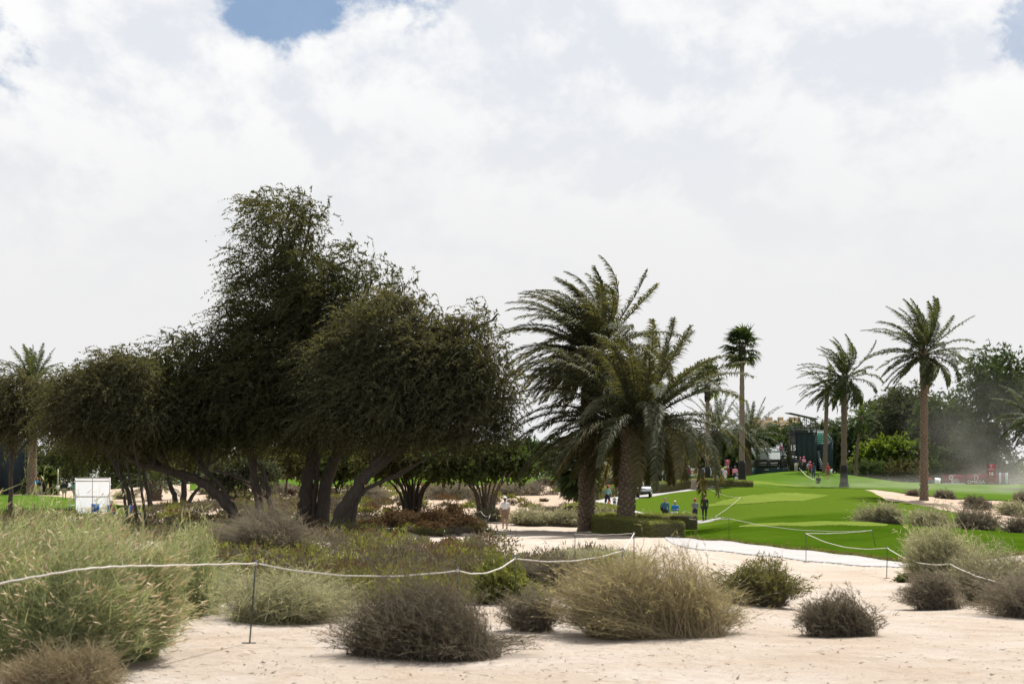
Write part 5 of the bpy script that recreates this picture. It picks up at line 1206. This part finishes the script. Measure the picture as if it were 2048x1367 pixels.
def swirl(t, cx, cz, s):
    a = np.linspace(-.3, 2 * np.pi - .5, 22); P = [np.stack([cx + .30 * s * np.cos(a), np.full(22, -.036), cz + .30 * s * np.sin(a)], 1)]
    G().tube(P[0], .055 * s, 6).build('emblem', WH, t, True)
    tail = catmull([(cx + .28 * s, -.036, cz - .1 * s), (cx + .12 * s, -.036, cz - .5 * s), (cx + .18 * s, -.036, cz - .85 * s), (cx + .42 * s, -.036, cz - .9 * s)], 6)
    G().tube(tail, np.linspace(.05, .07, len(tail)) * s, 6).build('emblem', WH, t, True)
    for k in (-.07, .07): G().tube([(cx - .2 * s, -.036, cz + k * s), (cx, -.036, cz + (k + .05) * s), (cx + .2 * s, -.036, cz + k * s)], .03 * s, 5).build('emblem', WH, t, True)
YB = 166
t, W_, z0, z1 = sign_board('long dark red board with a white swirl emblem and pale lower strip', 1885.5, 1929, 948.5, 968.5, YB, RED)
G().box((-W_ / 2, -.034, z0), (W_ / 2, -.031, z0 + .16)).build('lower_strip', plain((.55, .62, .70), .5), t)
swirl(t, -.30, z1 - .30, .72); text(t, 'golf in', .26, (.22, -.036, z1 - .56), WH); text(t, 'DUBAI', .28, (.20, -.036, z1 - .78), WH)
def omega_sign(t, cx, cz, s, m=WH):
    a = np.linspace(math.radians(-58), math.radians(238), 20); P = np.stack([cx + s * np.cos(a), np.full(20, -.036), cz + s * 1.05 * np.sin(a)], 1)
    P = np.concatenate([[P[0] + (s * .62, 0, -.02 * s), P[0] + (s * .1, 0, -.02 * s)], P, [P[-1] + (-s * .1, 0, -.02 * s), P[-1] + (-s * .62, 0, -.02 * s)]])
    G().tube(P, .15 * s, 6).build('emblem', m, t, True)
t, W_, z0, z1 = sign_board('long dark red board with a white horseshoe emblem over white capitals', 1931, 1973.5, 947.5, 968, YB, RED)
omega_sign(t, 0, z1 - .36, .20); text(t, 'OMEGA', .50, (0, -.036, z0 + .25), WH, sx=1.12)
t, W_, z0, z1 = sign_board('tall red number board reading 16 beside the long red boards', 1974.5, 1989.5, 927.5, 967.5, YB - .5, RED2, 'number_board', 'tee number boards')
text(t, 'HOLE', .12, (0, -.036, z1 - .13), WH); omega_sign(t, 0, z1 - .36, .10); text(t, 'OMEGA', .19, (0, -.036, z1 - .58), WH, sx=1.05); text(t, '16', .52, (0, -.036, z1 - 1.06), WH, bold=.012); text(t, 'PAR 4', .10, (0, -.036, z1 - 1.46), WH); text(t, 'DUBAI', .17, (0, -.036, z0 + .16), plain((.5, .25, .26), .5))
sign_board('small red board right of the number 16 board', 1990.5, 1996.5, 950, 967.5, YB, RED2)
for k, (a, b_, lab) in enumerate(((1998, 2002.5, 'white slatted upright panel right of the red boards, left of the pair'), (2010.5, 2016, 'white slatted upright panel right of the red boards, right of the pair'))):
    t, W_, z0, z1 = sign_board(lab, a, b_, 944.5, 967, YB, plain((.62, .66, .72), .5), 'upright_panel', 'white upright panels')
    G().box((-.015, -.045, z0), (.015, -.031, z1)).build('rib', plain((.40, .46, .54), .5), t)
t, W_, z0, z1 = sign_board('grey red panel between the two white uprights', 2003, 2010, 945, 967, YB + .3, plain((.24, .16, .17), .6))
# cooler and leaning white card left of the boards
c = gp(1861, 164); t = thing('cool_box', 'dark cool box with a red lid near the tall palm', 'box', c)
G().box((-.26, -.2, 0), (.26, .2, .42)).build('tub', plain((.03, .05, .07), .5), t); G().box((-.28, -.22, .425), (.28, .22, .49)).build('lid', plain((.05, .07, .09), .5), t)
G().lathe([(.01, .49), (.13, .49), (.15, .72), (.14, .72), (.12, .52), (.01, .52)], 12, (-.05, 0, 0)).build('red_bucket', plain((.55, .03, .03), .5), t, True)
c = gp(1875, 165); t = thing('leaning_card', 'white leaning board left of the long red boards', 'sign', c, .1)
o = G().box((-.33, -.02, 0), (.33, .02, .68)).build('panel', WH, t); o.rotation_euler = (math.radians(-14), math.radians(8), 0)
o2 = G().tube([(-.06, -.024, .2), (0, -.024, .42), (.08, -.024, .26)], .02, 5).build('emblem', plain((.45, .12, .08), .6), t); o2.rotation_euler = (math.radians(-14), math.radians(8), 0)
G().tube([(0, .02, .5), (0, .3, 0)], .015, 5).build('prop', M['steel'], t)
# far tee 11 boards
YB = 160
t, W_, z0, z1 = sign_board('square dark red board with white swirl emblem at the far tee', 1364.5, 1380, 935.5, 952, YB, RED2)
G().box((-W_ / 2, -.034, z0), (W_ / 2, -.031, z0 + .18)).build('lower_strip', plain((.55, .62, .70), .5), t); swirl(t, -.15, z1 - .22, .55); text(t, 'golf in', .14, (.18, -.036, z1 - .42), WH); text(t, 'DUBAI', .14, (.18, -.036, z1 - .55), WH)
t, W_, z0, z1 = sign_board('square pale board with three bold red capitals', 1381.5, 1397, 935.5, 952, YB, plain((.62, .72, .76), .5)); text(t, 'CNN', .42, (0, -.036, (z0 + z1) / 2), plain((.45, .02, .02), .5), bold=.025)
t, W_, z0, z1 = sign_board('dark blue board with thin white lines of text at the far tee', 1398, 1416, 935.5, 952, YB, plain((.02, .055, .15), .5))
for k in range(3): G().box((-.32, -.036, z1 - .30 - k * .13), (.30 - .1 * k, -.032, z1 - .275 - k * .13)).build('text_line', plain((.35, .45, .55), .5), t)
t, W_, z0, z1 = sign_board('pale board seen between the slim palm and hanging fronds', 1417, 1428, 935.5, 951.5, YB, plain((.60, .70, .74), .5))
for k in range(3): G().box((-.22, -.036, z1 - .40 - k * .12), (.20, -.032, z1 - .375 - k * .12)).build('text_line', plain((.15, .25, .4), .5), t)
sign_board('pale board behind the two caddies', 1433, 1448.5, 935.5, 951.5, YB, plain((.60, .70, .74), .5))
sign_board('dark blue board left of the hanging palm frond', 1335, 1349, 936, 952, YB, plain((.02, .05, .12), .5)); sign_board('pale board hidden behind the hanging palm frond', 1350, 1363, 936, 952, YB, plain((.5, .6, .65), .5))
t, W_, z0, z1 = sign_board('tall red number board reading 11 at the far tee', 1450, 1458.5, 918.5, 951, YB - .5, RED2, 'number_board', 'tee number boards')
text(t, 'HOLE', .08, (0, -.036, z1 - .1), WH); omega_sign(t, 0, z1 - .26, .06, plain((.5, .2, .2), .5)); text(t, 'OMEGA', .11, (0, -.036, z1 - .43), plain((.6, .4, .4), .5)); text(t, '11', .38, (0, -.036, z1 - .78), WH, bold=.01); text(t, 'DUBAI', .1, (0, -.036, z0 + .2), plain((.6, .3, .3), .5))

# white screen at the left
Yw = 98; x0, x1, z0, z1 = board_at(150, 220.5, 954.5, 1028, Yw); xc = (x0 + x1) / 2; gz = float(T(xc, Yw))
t = thing('white_screen', 'square white framed screen standing on the left lawn edge', 'screen', (xc, Yw, gz)); W_ = x1 - x0; z0 -= gz; z1 -= gz; sc_m = cloth('white_cloth', (.80, .80, .84), .5)
xm = W_ * .0
for (a, b_) in ((-W_ / 2 + .06, -.02), (.02, W_ / 2 - .06)):
    zm = z0 + (z1 - z0) * .49
    for (c_, d_) in ((z0 + .05, zm - .02), (zm + .02, z1 - .22), (z1 - .19, z1 - .03)): G().add([(a, 0, c_), (b_, 0, c_), (b_, 0, d_), (a, 0, d_)], [(0, 1, 2, 3)]).build('panel', sc_m, t)
fm = plain((.74, .72, .70), .5, .04)
for sx in (-1, 1): G().box((sx * (W_ / 2 - .03) - .03, -.04, -.05), (sx * (W_ / 2 - .03) + .03, .04, z1)).build('upright', fm, t)
G().box((-.02, -.03, z0), (.02, .03, z1 - .03)).build('mullion', plain((.60, .57, .53), .5), t)
for zz in (z0 + .02, z0 + (z1 - z0) * .49, z1 - .205, z1 - .015): G().box((-W_ / 2 + .06, -.025, zz - .02), (W_ / 2 - .06, .025, zz + .02)).build('rail', plain((.62, .59, .55), .5), t)
for sx in (-1, 1): G().tube([(sx * W_ * .45, .03, z1 * .6), (sx * W_ * .45, 1.0, 0)], .025, 6).build('brace', fm, t)
c = gp(144, 98.5); t = thing('small_table', 'low pale folding table at the left of the white screen', 'table', c); G().box((-.22, -.3, .66), (.22, .3, .69)).build('top', WH, t)
for sx in (-1, 1):
    for sy in (-1, 1): G().tube([(sx * .19, sy * .26, 0), (sx * .17, sy * .24, .66)], .014, 5).build('leg', M['steel'], t)
c = gp(116, 138); t = thing('sign_pole', 'thin pale pole with a small square sign on the left lawn', 'sign', c); G().tube([(0, 0, -.1), (0, 0, 2.6)], .035, 8).build('pole', plain((.55, .52, .46), .6), t)
G().box((-.14, -.06, .75), (.16, -.036, 1.08)).build('plate', WH, t); G().tube([(0, 0, 1.9), (.02, -.02, 2.5)], .06, 6).build('wrap', plain((.6, .55, .45), .7), t)
# dark hoarding, far left
Yh = 152; x0, x1, z0, z1 = board_at(-160, 50, 872, 985, Yh); gz = float(T((x0 + x1) / 2, Yh)); t = thing('dark_hoarding', 'tall navy cloth hoarding at the far left behind the palm', 'hoarding', ((x0 + x1) / 2, Yh, gz)); n = 5; W_ = x1 - x0; clo = plain((.008, .018, .026), .8, .25, 2)
for k in range(n): G().box((-W_ / 2 + W_ / n * k + .02, -.02, -.2), (-W_ / 2 + W_ / n * (k + 1) - .02, .02, z1 - gz)).build('panel', clo, t)
for k in range(n + 1): G().box((-W_ / 2 + W_ / n * k - .03, -.04, -.3), (-W_ / 2 + W_ / n * k + .03, .05, z1 - gz + .05)).build('post', M['post'], t)
# white bucket on the hill
c = gp(1660, 188); t = thing('bucket', 'white bucket on the hill beside the stand cladding', 'bucket', c); G().lathe([(.01, 0), (.25, 0), (.30, .55), (.28, .55), (.23, .03), (.01, .03)], 16).build('tub', WH, t, True); G().lathe([(.29, .50), (.32, .50), (.32, .54), (.29, .54)], 16).build('rim', plain((.6, .6, .62), .5), t, True)

# ------------------------------------------------------------------ grandstand
Yg = 196; gx = wx(1610, Yg)
gz0 = wz(948, Yg)
def GB(px0, px1, py0, py1, d0, d1):
    """box between picture columns / rows at the stand's distance, d0..d1 metres deep, in stand coordinates"""
    return (wx(px0, Yg) - gx, d0, wz(py1, Yg) - gz0), (wx(px1, Yg) - gx, d1, wz(py0, Yg) - gz0)
def sheet(px0, px1, py0, py1, d):
    (a, _, b_), (c_, _, e) = GB(px0, px1, py0, py1, d, d); return G().add([(a, d, b_), (c_, d, b_), (c_, d, e), (a, d, e)], [(0, 1, 2, 3)])
def stand_thing(name, label, cat): return thing(name, label, cat, (gx, Yg, gz0))
DK = plain((.008, .022, .020), .85, .3, 3); BR = plain((.045, .038, .030), .7, .15, 2); GLS = cloth('pale_scrim', (.58, .61, .62), .45); SEAT = plain((.02, .20, .13), .5); ALU = plain((.55, .56, .57), .4, .1, 5, .3)
# low left seating block
t = stand_thing('seating_stand', 'low left seating stand with pale balustrade panels and dark boards', 'grandstand')
G().box(*GB(1513, 1577, 934, 955, 0, 6)).build('base_cladding', plain((.012, .045, .042), .8, .2, 3), t)
G().box(*GB(1513.2, 1560, 918.5, 934, -.02, 5.9)).build('fascia', plain((.030, .028, .022), .7), t)
G().box(*GB(1529, 1537.5, 938, 940, -.06, -.005)).build('notice', plain((.52, .42, .30), .6), t)
for j, p0 in enumerate((1518.5, 1541)):
    b0, b1 = GB(p0, p0 + 14, 923, 934, -.05, 0)
    r = RS(j); xs = np.linspace(b0[0], b1[0], 15); zz = b1[2] - .16 + r.uniform(-.07, .07, 15); zz[::4] += .08
    G().tube(np.stack([xs, np.full(15, -.045), zz], 1), .05, 5).build('lettering', WH, t)
    for q_ in range(7): G().box((b0[0] + (b1[0] - b0[0]) * q_ / 7 + .01, -.035, b1[2] - .50), (b0[0] + (b1[0] - b0[0]) * (q_ + 1) / 7 - .03, -.024, b1[2] - .34)).build('lettering', plain((.30, .29, .25), .6), t)
for p in (1515, 1537, 1559):
    b0, b1 = GB(p - .8, p + .8, 926, 932, -.04, 0); cx = (b0[0] + b1[0]) / 2; a = np.linspace(0, 2 * np.pi, 12); G().tube(np.stack([cx + .05 * np.cos(a), np.full(12, -.035), b0[2] + .1 + .11 * np.sin(a)], 1), .015, 4).build('emblem', plain((.25, .24, .22), .6), t)
for k in range(8): sheet(1513.3 + k * 5.9, 1513.3 + k * 5.9 + 5.6, 903, 918, 0).build('balustrade_panel', GLS, t)
G().box(*GB(1513, 1576, 902, 903, -.05, .05)).build('handrail', ALU, t)
for k, (a, b_, top) in enumerate(((1538, 1549, 897.5), (1549.5, 1561, 892.5), (1561.5, 1573, 887), (1573, 1577, 882))):
    sheet(a, b_, top + 1, 903, 1.5 + k).build('balustrade_panel', GLS, t); G().box(*GB(a, b_, top, top + 1, 1.45 + k, 1.6 + k)).build('handrail', ALU, t)
    G().box(*GB(1515, 1577, 908 - k * 5, 916 - k * 5, 1.2 + k, 2.2 + k)).build('tier', ALU, t)
for k in range(4):
    for j in range(10 - 2 * k):
        px = 1538 + k * 8 + j * 3.1
        if px < 1575: G().box(*GB(px, px + 2.3, 905 - k * 5, 909 - k * 5, 1.3 + k, 1.4 + k)).build('seat', SEAT, t)
G().box(*GB(1560.3, 1577, 918, 945, .8, 1.0)).build('gap_cladding', M['black'], t)
for px, py, cc, lab in ((1566.5, 912, (.5, .55, .65), 'spectator in pale blue seated low in the left stand'), (1562, 901, (.7, .15, .3), 'spectator in pink seated in the left stand'), (1571, 899, (.03, .03, .04), 'spectator in black seated high in the left stand')):
    person(lab, px, 197.3, 0, 1.7, cc, (.03, .03, .04), pose='sit', sleeves='long', group='spectators seated in the left stand', base=at(px, py + 6, 197.3))
# sign tower with the number
t = stand_thing('number_tower', 'tall brown sign tower with the white number 15', 'sign')
G().box(*GB(1577.2, 1588, 870, 945, -1.2, -.6)).build('panel', BR, t); b0, b1 = GB(1577, 1588, 870, 945, -1.2, -.6); xc = (b0[0] + b1[0]) / 2
text(t, '15', .98, (xc, -1.206, wz(896, Yg) - gz0), WH, bold=.02, sx=.82); text(t, 'HOLE', .16, (xc, -1.206, wz(881, Yg) - gz0), plain((.4, .4, .4), .5)); omega_sign(t, xc, wz(876.5, Yg) - gz0, .1, plain((.3, .3, .3), .5))
for ch in list(t.children):
    if ch.name.startswith('emblem'): ch.location.y = -1.18
G().box(*GB(1580.5, 1584.8, 911, 916, -1.215, -1.203)).build('notice', plain((.55, .62, .72), .5), t)
G().box(*GB(1577.3, 1588, 865.5, 869.8, -1.15, -.65)).build('cap', plain((.03, .03, .03), .6), t)
# camera tower
t = stand_thing('camera_tower', 'dark green clad tower with a railed deck and a slanting roof', 'tower')
for k in range(4): G().box(*GB(1588.3 + k * 10.7, 1588.3 + (k + 1) * 10.7 - .25, 866, 950, -1.0, -.92)).build('cladding', DK, t)
G().box(*GB(1631.05, 1631.4, 866, 950, -.95, 2)).build('cladding', DK, t); G().box(*GB(1579, 1631.3, 864, 866, -1.05, 2.1)).build('deck', plain((.03, .03, .03), .6), t)
for px in (1579.5, 1588.5, 1594, 1606, 1618, 1630.5):
    for d in (-1.0, 2.0): G().box(*GB(px - .35, px + .35, 853, 864, d - .02, d + .02)).build('rail_post', M['black'], t)
for py in (853, 858):
    for d in (-1.0, 2.0): G().box(*GB(1579, 1631, py - .35, py + .35, d - .02, d + .02)).build('rail', M['steel'], t)
for px, pt in ((1594, 831), (1606, 833.5), (1618, 837), (1629.5, 839)):
    for d in (-.9, 1.8): G().box(*GB(px - .45, px + .45, pt, 864, d - .03, d + .03)).build('roof_post', M['black'], t)
x0 = wx(1576.5, Yg) - gx; x1 = wx(1631, Yg) - gx; za = wz(826, Yg) - gz0; zb = wz(838, Yg) - gz0; V = []
for (xx, zz) in ((x0, za), (x1, zb)):
    for d in (-1.8, 2.4):
        for th in (0, -.12): V.append((xx, d, zz + th + (.22 if d > 0 else 0)))
G().add(V, [(0, 2, 6, 4), (1, 5, 7, 3), (0, 1, 3, 2), (4, 6, 7, 5), (0, 4, 5, 1), (2, 3, 7, 6)]).build('roof', plain((.055, .065, .062), .5), t)
for px in (1590, 1598, 1622): G().box(*GB(px, px + 4.5, 859.5, 863.9, .2, .9)).build('camera_gear', plain((.05, .05, .055), .5), t)
# right seating stand
t = stand_thing('seating_stand', 'right seating stand with rows of green seats over dark cladding', 'grandstand')
P_ = [(wx(1631.8, Yg) - gx, wz(950, Yg) - gz0), (wx(1666.5, Yg) - gx, wz(950, Yg) - gz0), (wx(1666.5, Yg) - gx, wz(878, Yg) - gz0), (wx(1631.8, Yg) - gx, wz(891, Yg) - gz0)]
G().prism(P_, 0, .1).build('cladding', plain((.008, .020, .028), .85, .3, 3), t)
for k in range(6):
    py = 888 - k * 4.6; G().box(*GB(1631.9, 1666.4, py + 1.2, py + 3, .3 + k * .75, 1.05 + k * .75)).build('tier', ALU, t)
    for j in range(10):
        px = 1632.3 + j * 3.4; lim = 891 - (px - 1631.8) * .375
        if py < lim + 2: G().box(*GB(px, px + 2.7, py - 3.4, py + 1, .45 + k * .75, .53 + k * .75)).build('seat', SEAT, t)
for k in range(6): sheet(1632 + k * 5.8, 1637.4 + k * 5.8, 857.5, 868, 5.0).build('balustrade_panel', GLS, t)
G().box(*GB(1631.8, 1667.5, 856.6, 857.5, 4.95, 5.1)).build('handrail', ALU, t)
for k in range(5): G().box(*GB(1666.6, 1667.4, 858 + k * 4, 861.6 + k * 4, 4.9 - k * .9, 5.2 - k * .9)).build('balustrade_panel', GLS, t)
for k in range(9): G().box(*GB(1632.5 + k * .35, 1638 + k * .35, 902 + k * 4.2, 903 + k * 4.2, -.4 - k * .12, -.1 - k * .12)).build('step', ALU, t)
for d in (-.3, -1.3): G().tube([(wx(1636, Yg) - gx, d, wz(918, Yg) - gz0), (wx(1645, Yg) - gx, d - .3, wz(938, Yg) - gz0)], .03, 5).build('stair_rail', ALU, t)
# pale building far behind
Yp = 330; t = thing('parapet_building', 'sand coloured building with a stepped parapet far behind the trees', 'building', (wx(1545, Yp), Yp, float(T(wx(1545, Yp), Yp)))); z_ = lambda py: wz(py, Yp) - float(T(wx(1545, Yp), Yp)); xx = lambda px: wx(px, Yp) - wx(1545, Yp); SB = plain((.33, .27, .17), .9, .1, .5)
G().box((xx(1500), 0, -1), (xx(1600), 14, z_(840))).build('wall', SB, t)
for a, b_ in ((1500, 1522), (1532, 1545), (1556, 1567), (1578, 1600)): G().box((xx(a), .02, z_(840)), (xx(b_), .8, z_(833.5))).build('parapet', SB, t)
G().box((xx(1500), -.25, z_(846)), (xx(1600), 0, z_(844))).build('cornice', plain((.40, .30, .17), .9), t)

# ------------------------------------------------------------------ wind-blown dust at the right
def dust(label, px, py, Y, rx, ry, rz, dens, seed, tilt=0.0):
    m = bpy.data.materials.new('dust_air'); m.use_nodes = True; t = NT(m.node_tree); t.n.clear()
    out = t.node('ShaderNodeOutputMaterial'); pv = t.node('ShaderNodeVolumePrincipled'); t.l.new(pv.outputs[0], out.inputs['Volume'])
    co = t.node('ShaderNodeTexCoord').outputs['Object']; ln = t.vmath('LENGTH', co, out=1)
    fall = t.smooth(ln, 1.0, .1); nz = t.noise(t.vmath('ADD', co, (seed * 3.7, 0, 0)), 2.2, 3, .6)
    pv.inputs['Color'].default_value = (.97, .92, .86, 1); pv.inputs['Anisotropy'].default_value = .35
    t.l.new(t.math('MULTIPLY', t.math('MULTIPLY', fall, t.smooth(nz, .32, .72)), dens), pv.inputs['Density'])
    g = G().ell((0, 0, 0), (1, 1, 1), 24, 16); o = g.build('dust_cloud', m, None, True, at(px, py, Y), (0, tilt, 0)); o.scale = (rx, ry, rz)
    return tag(o, label, 'dust', kind='stuff')
dust('pale dust blowing up behind the red number board', 2050, 915, 172, 18, 7, 11, .028, 1, .5)
dust('thin dust drifting low over the sand strip', 1985, 985, 138, 14, 9, 3.0, .055, 2)
dust('faint dust drifting over the slope below the hill', 1715, 972, 146, 9, 7, 1.6, .05, 3)
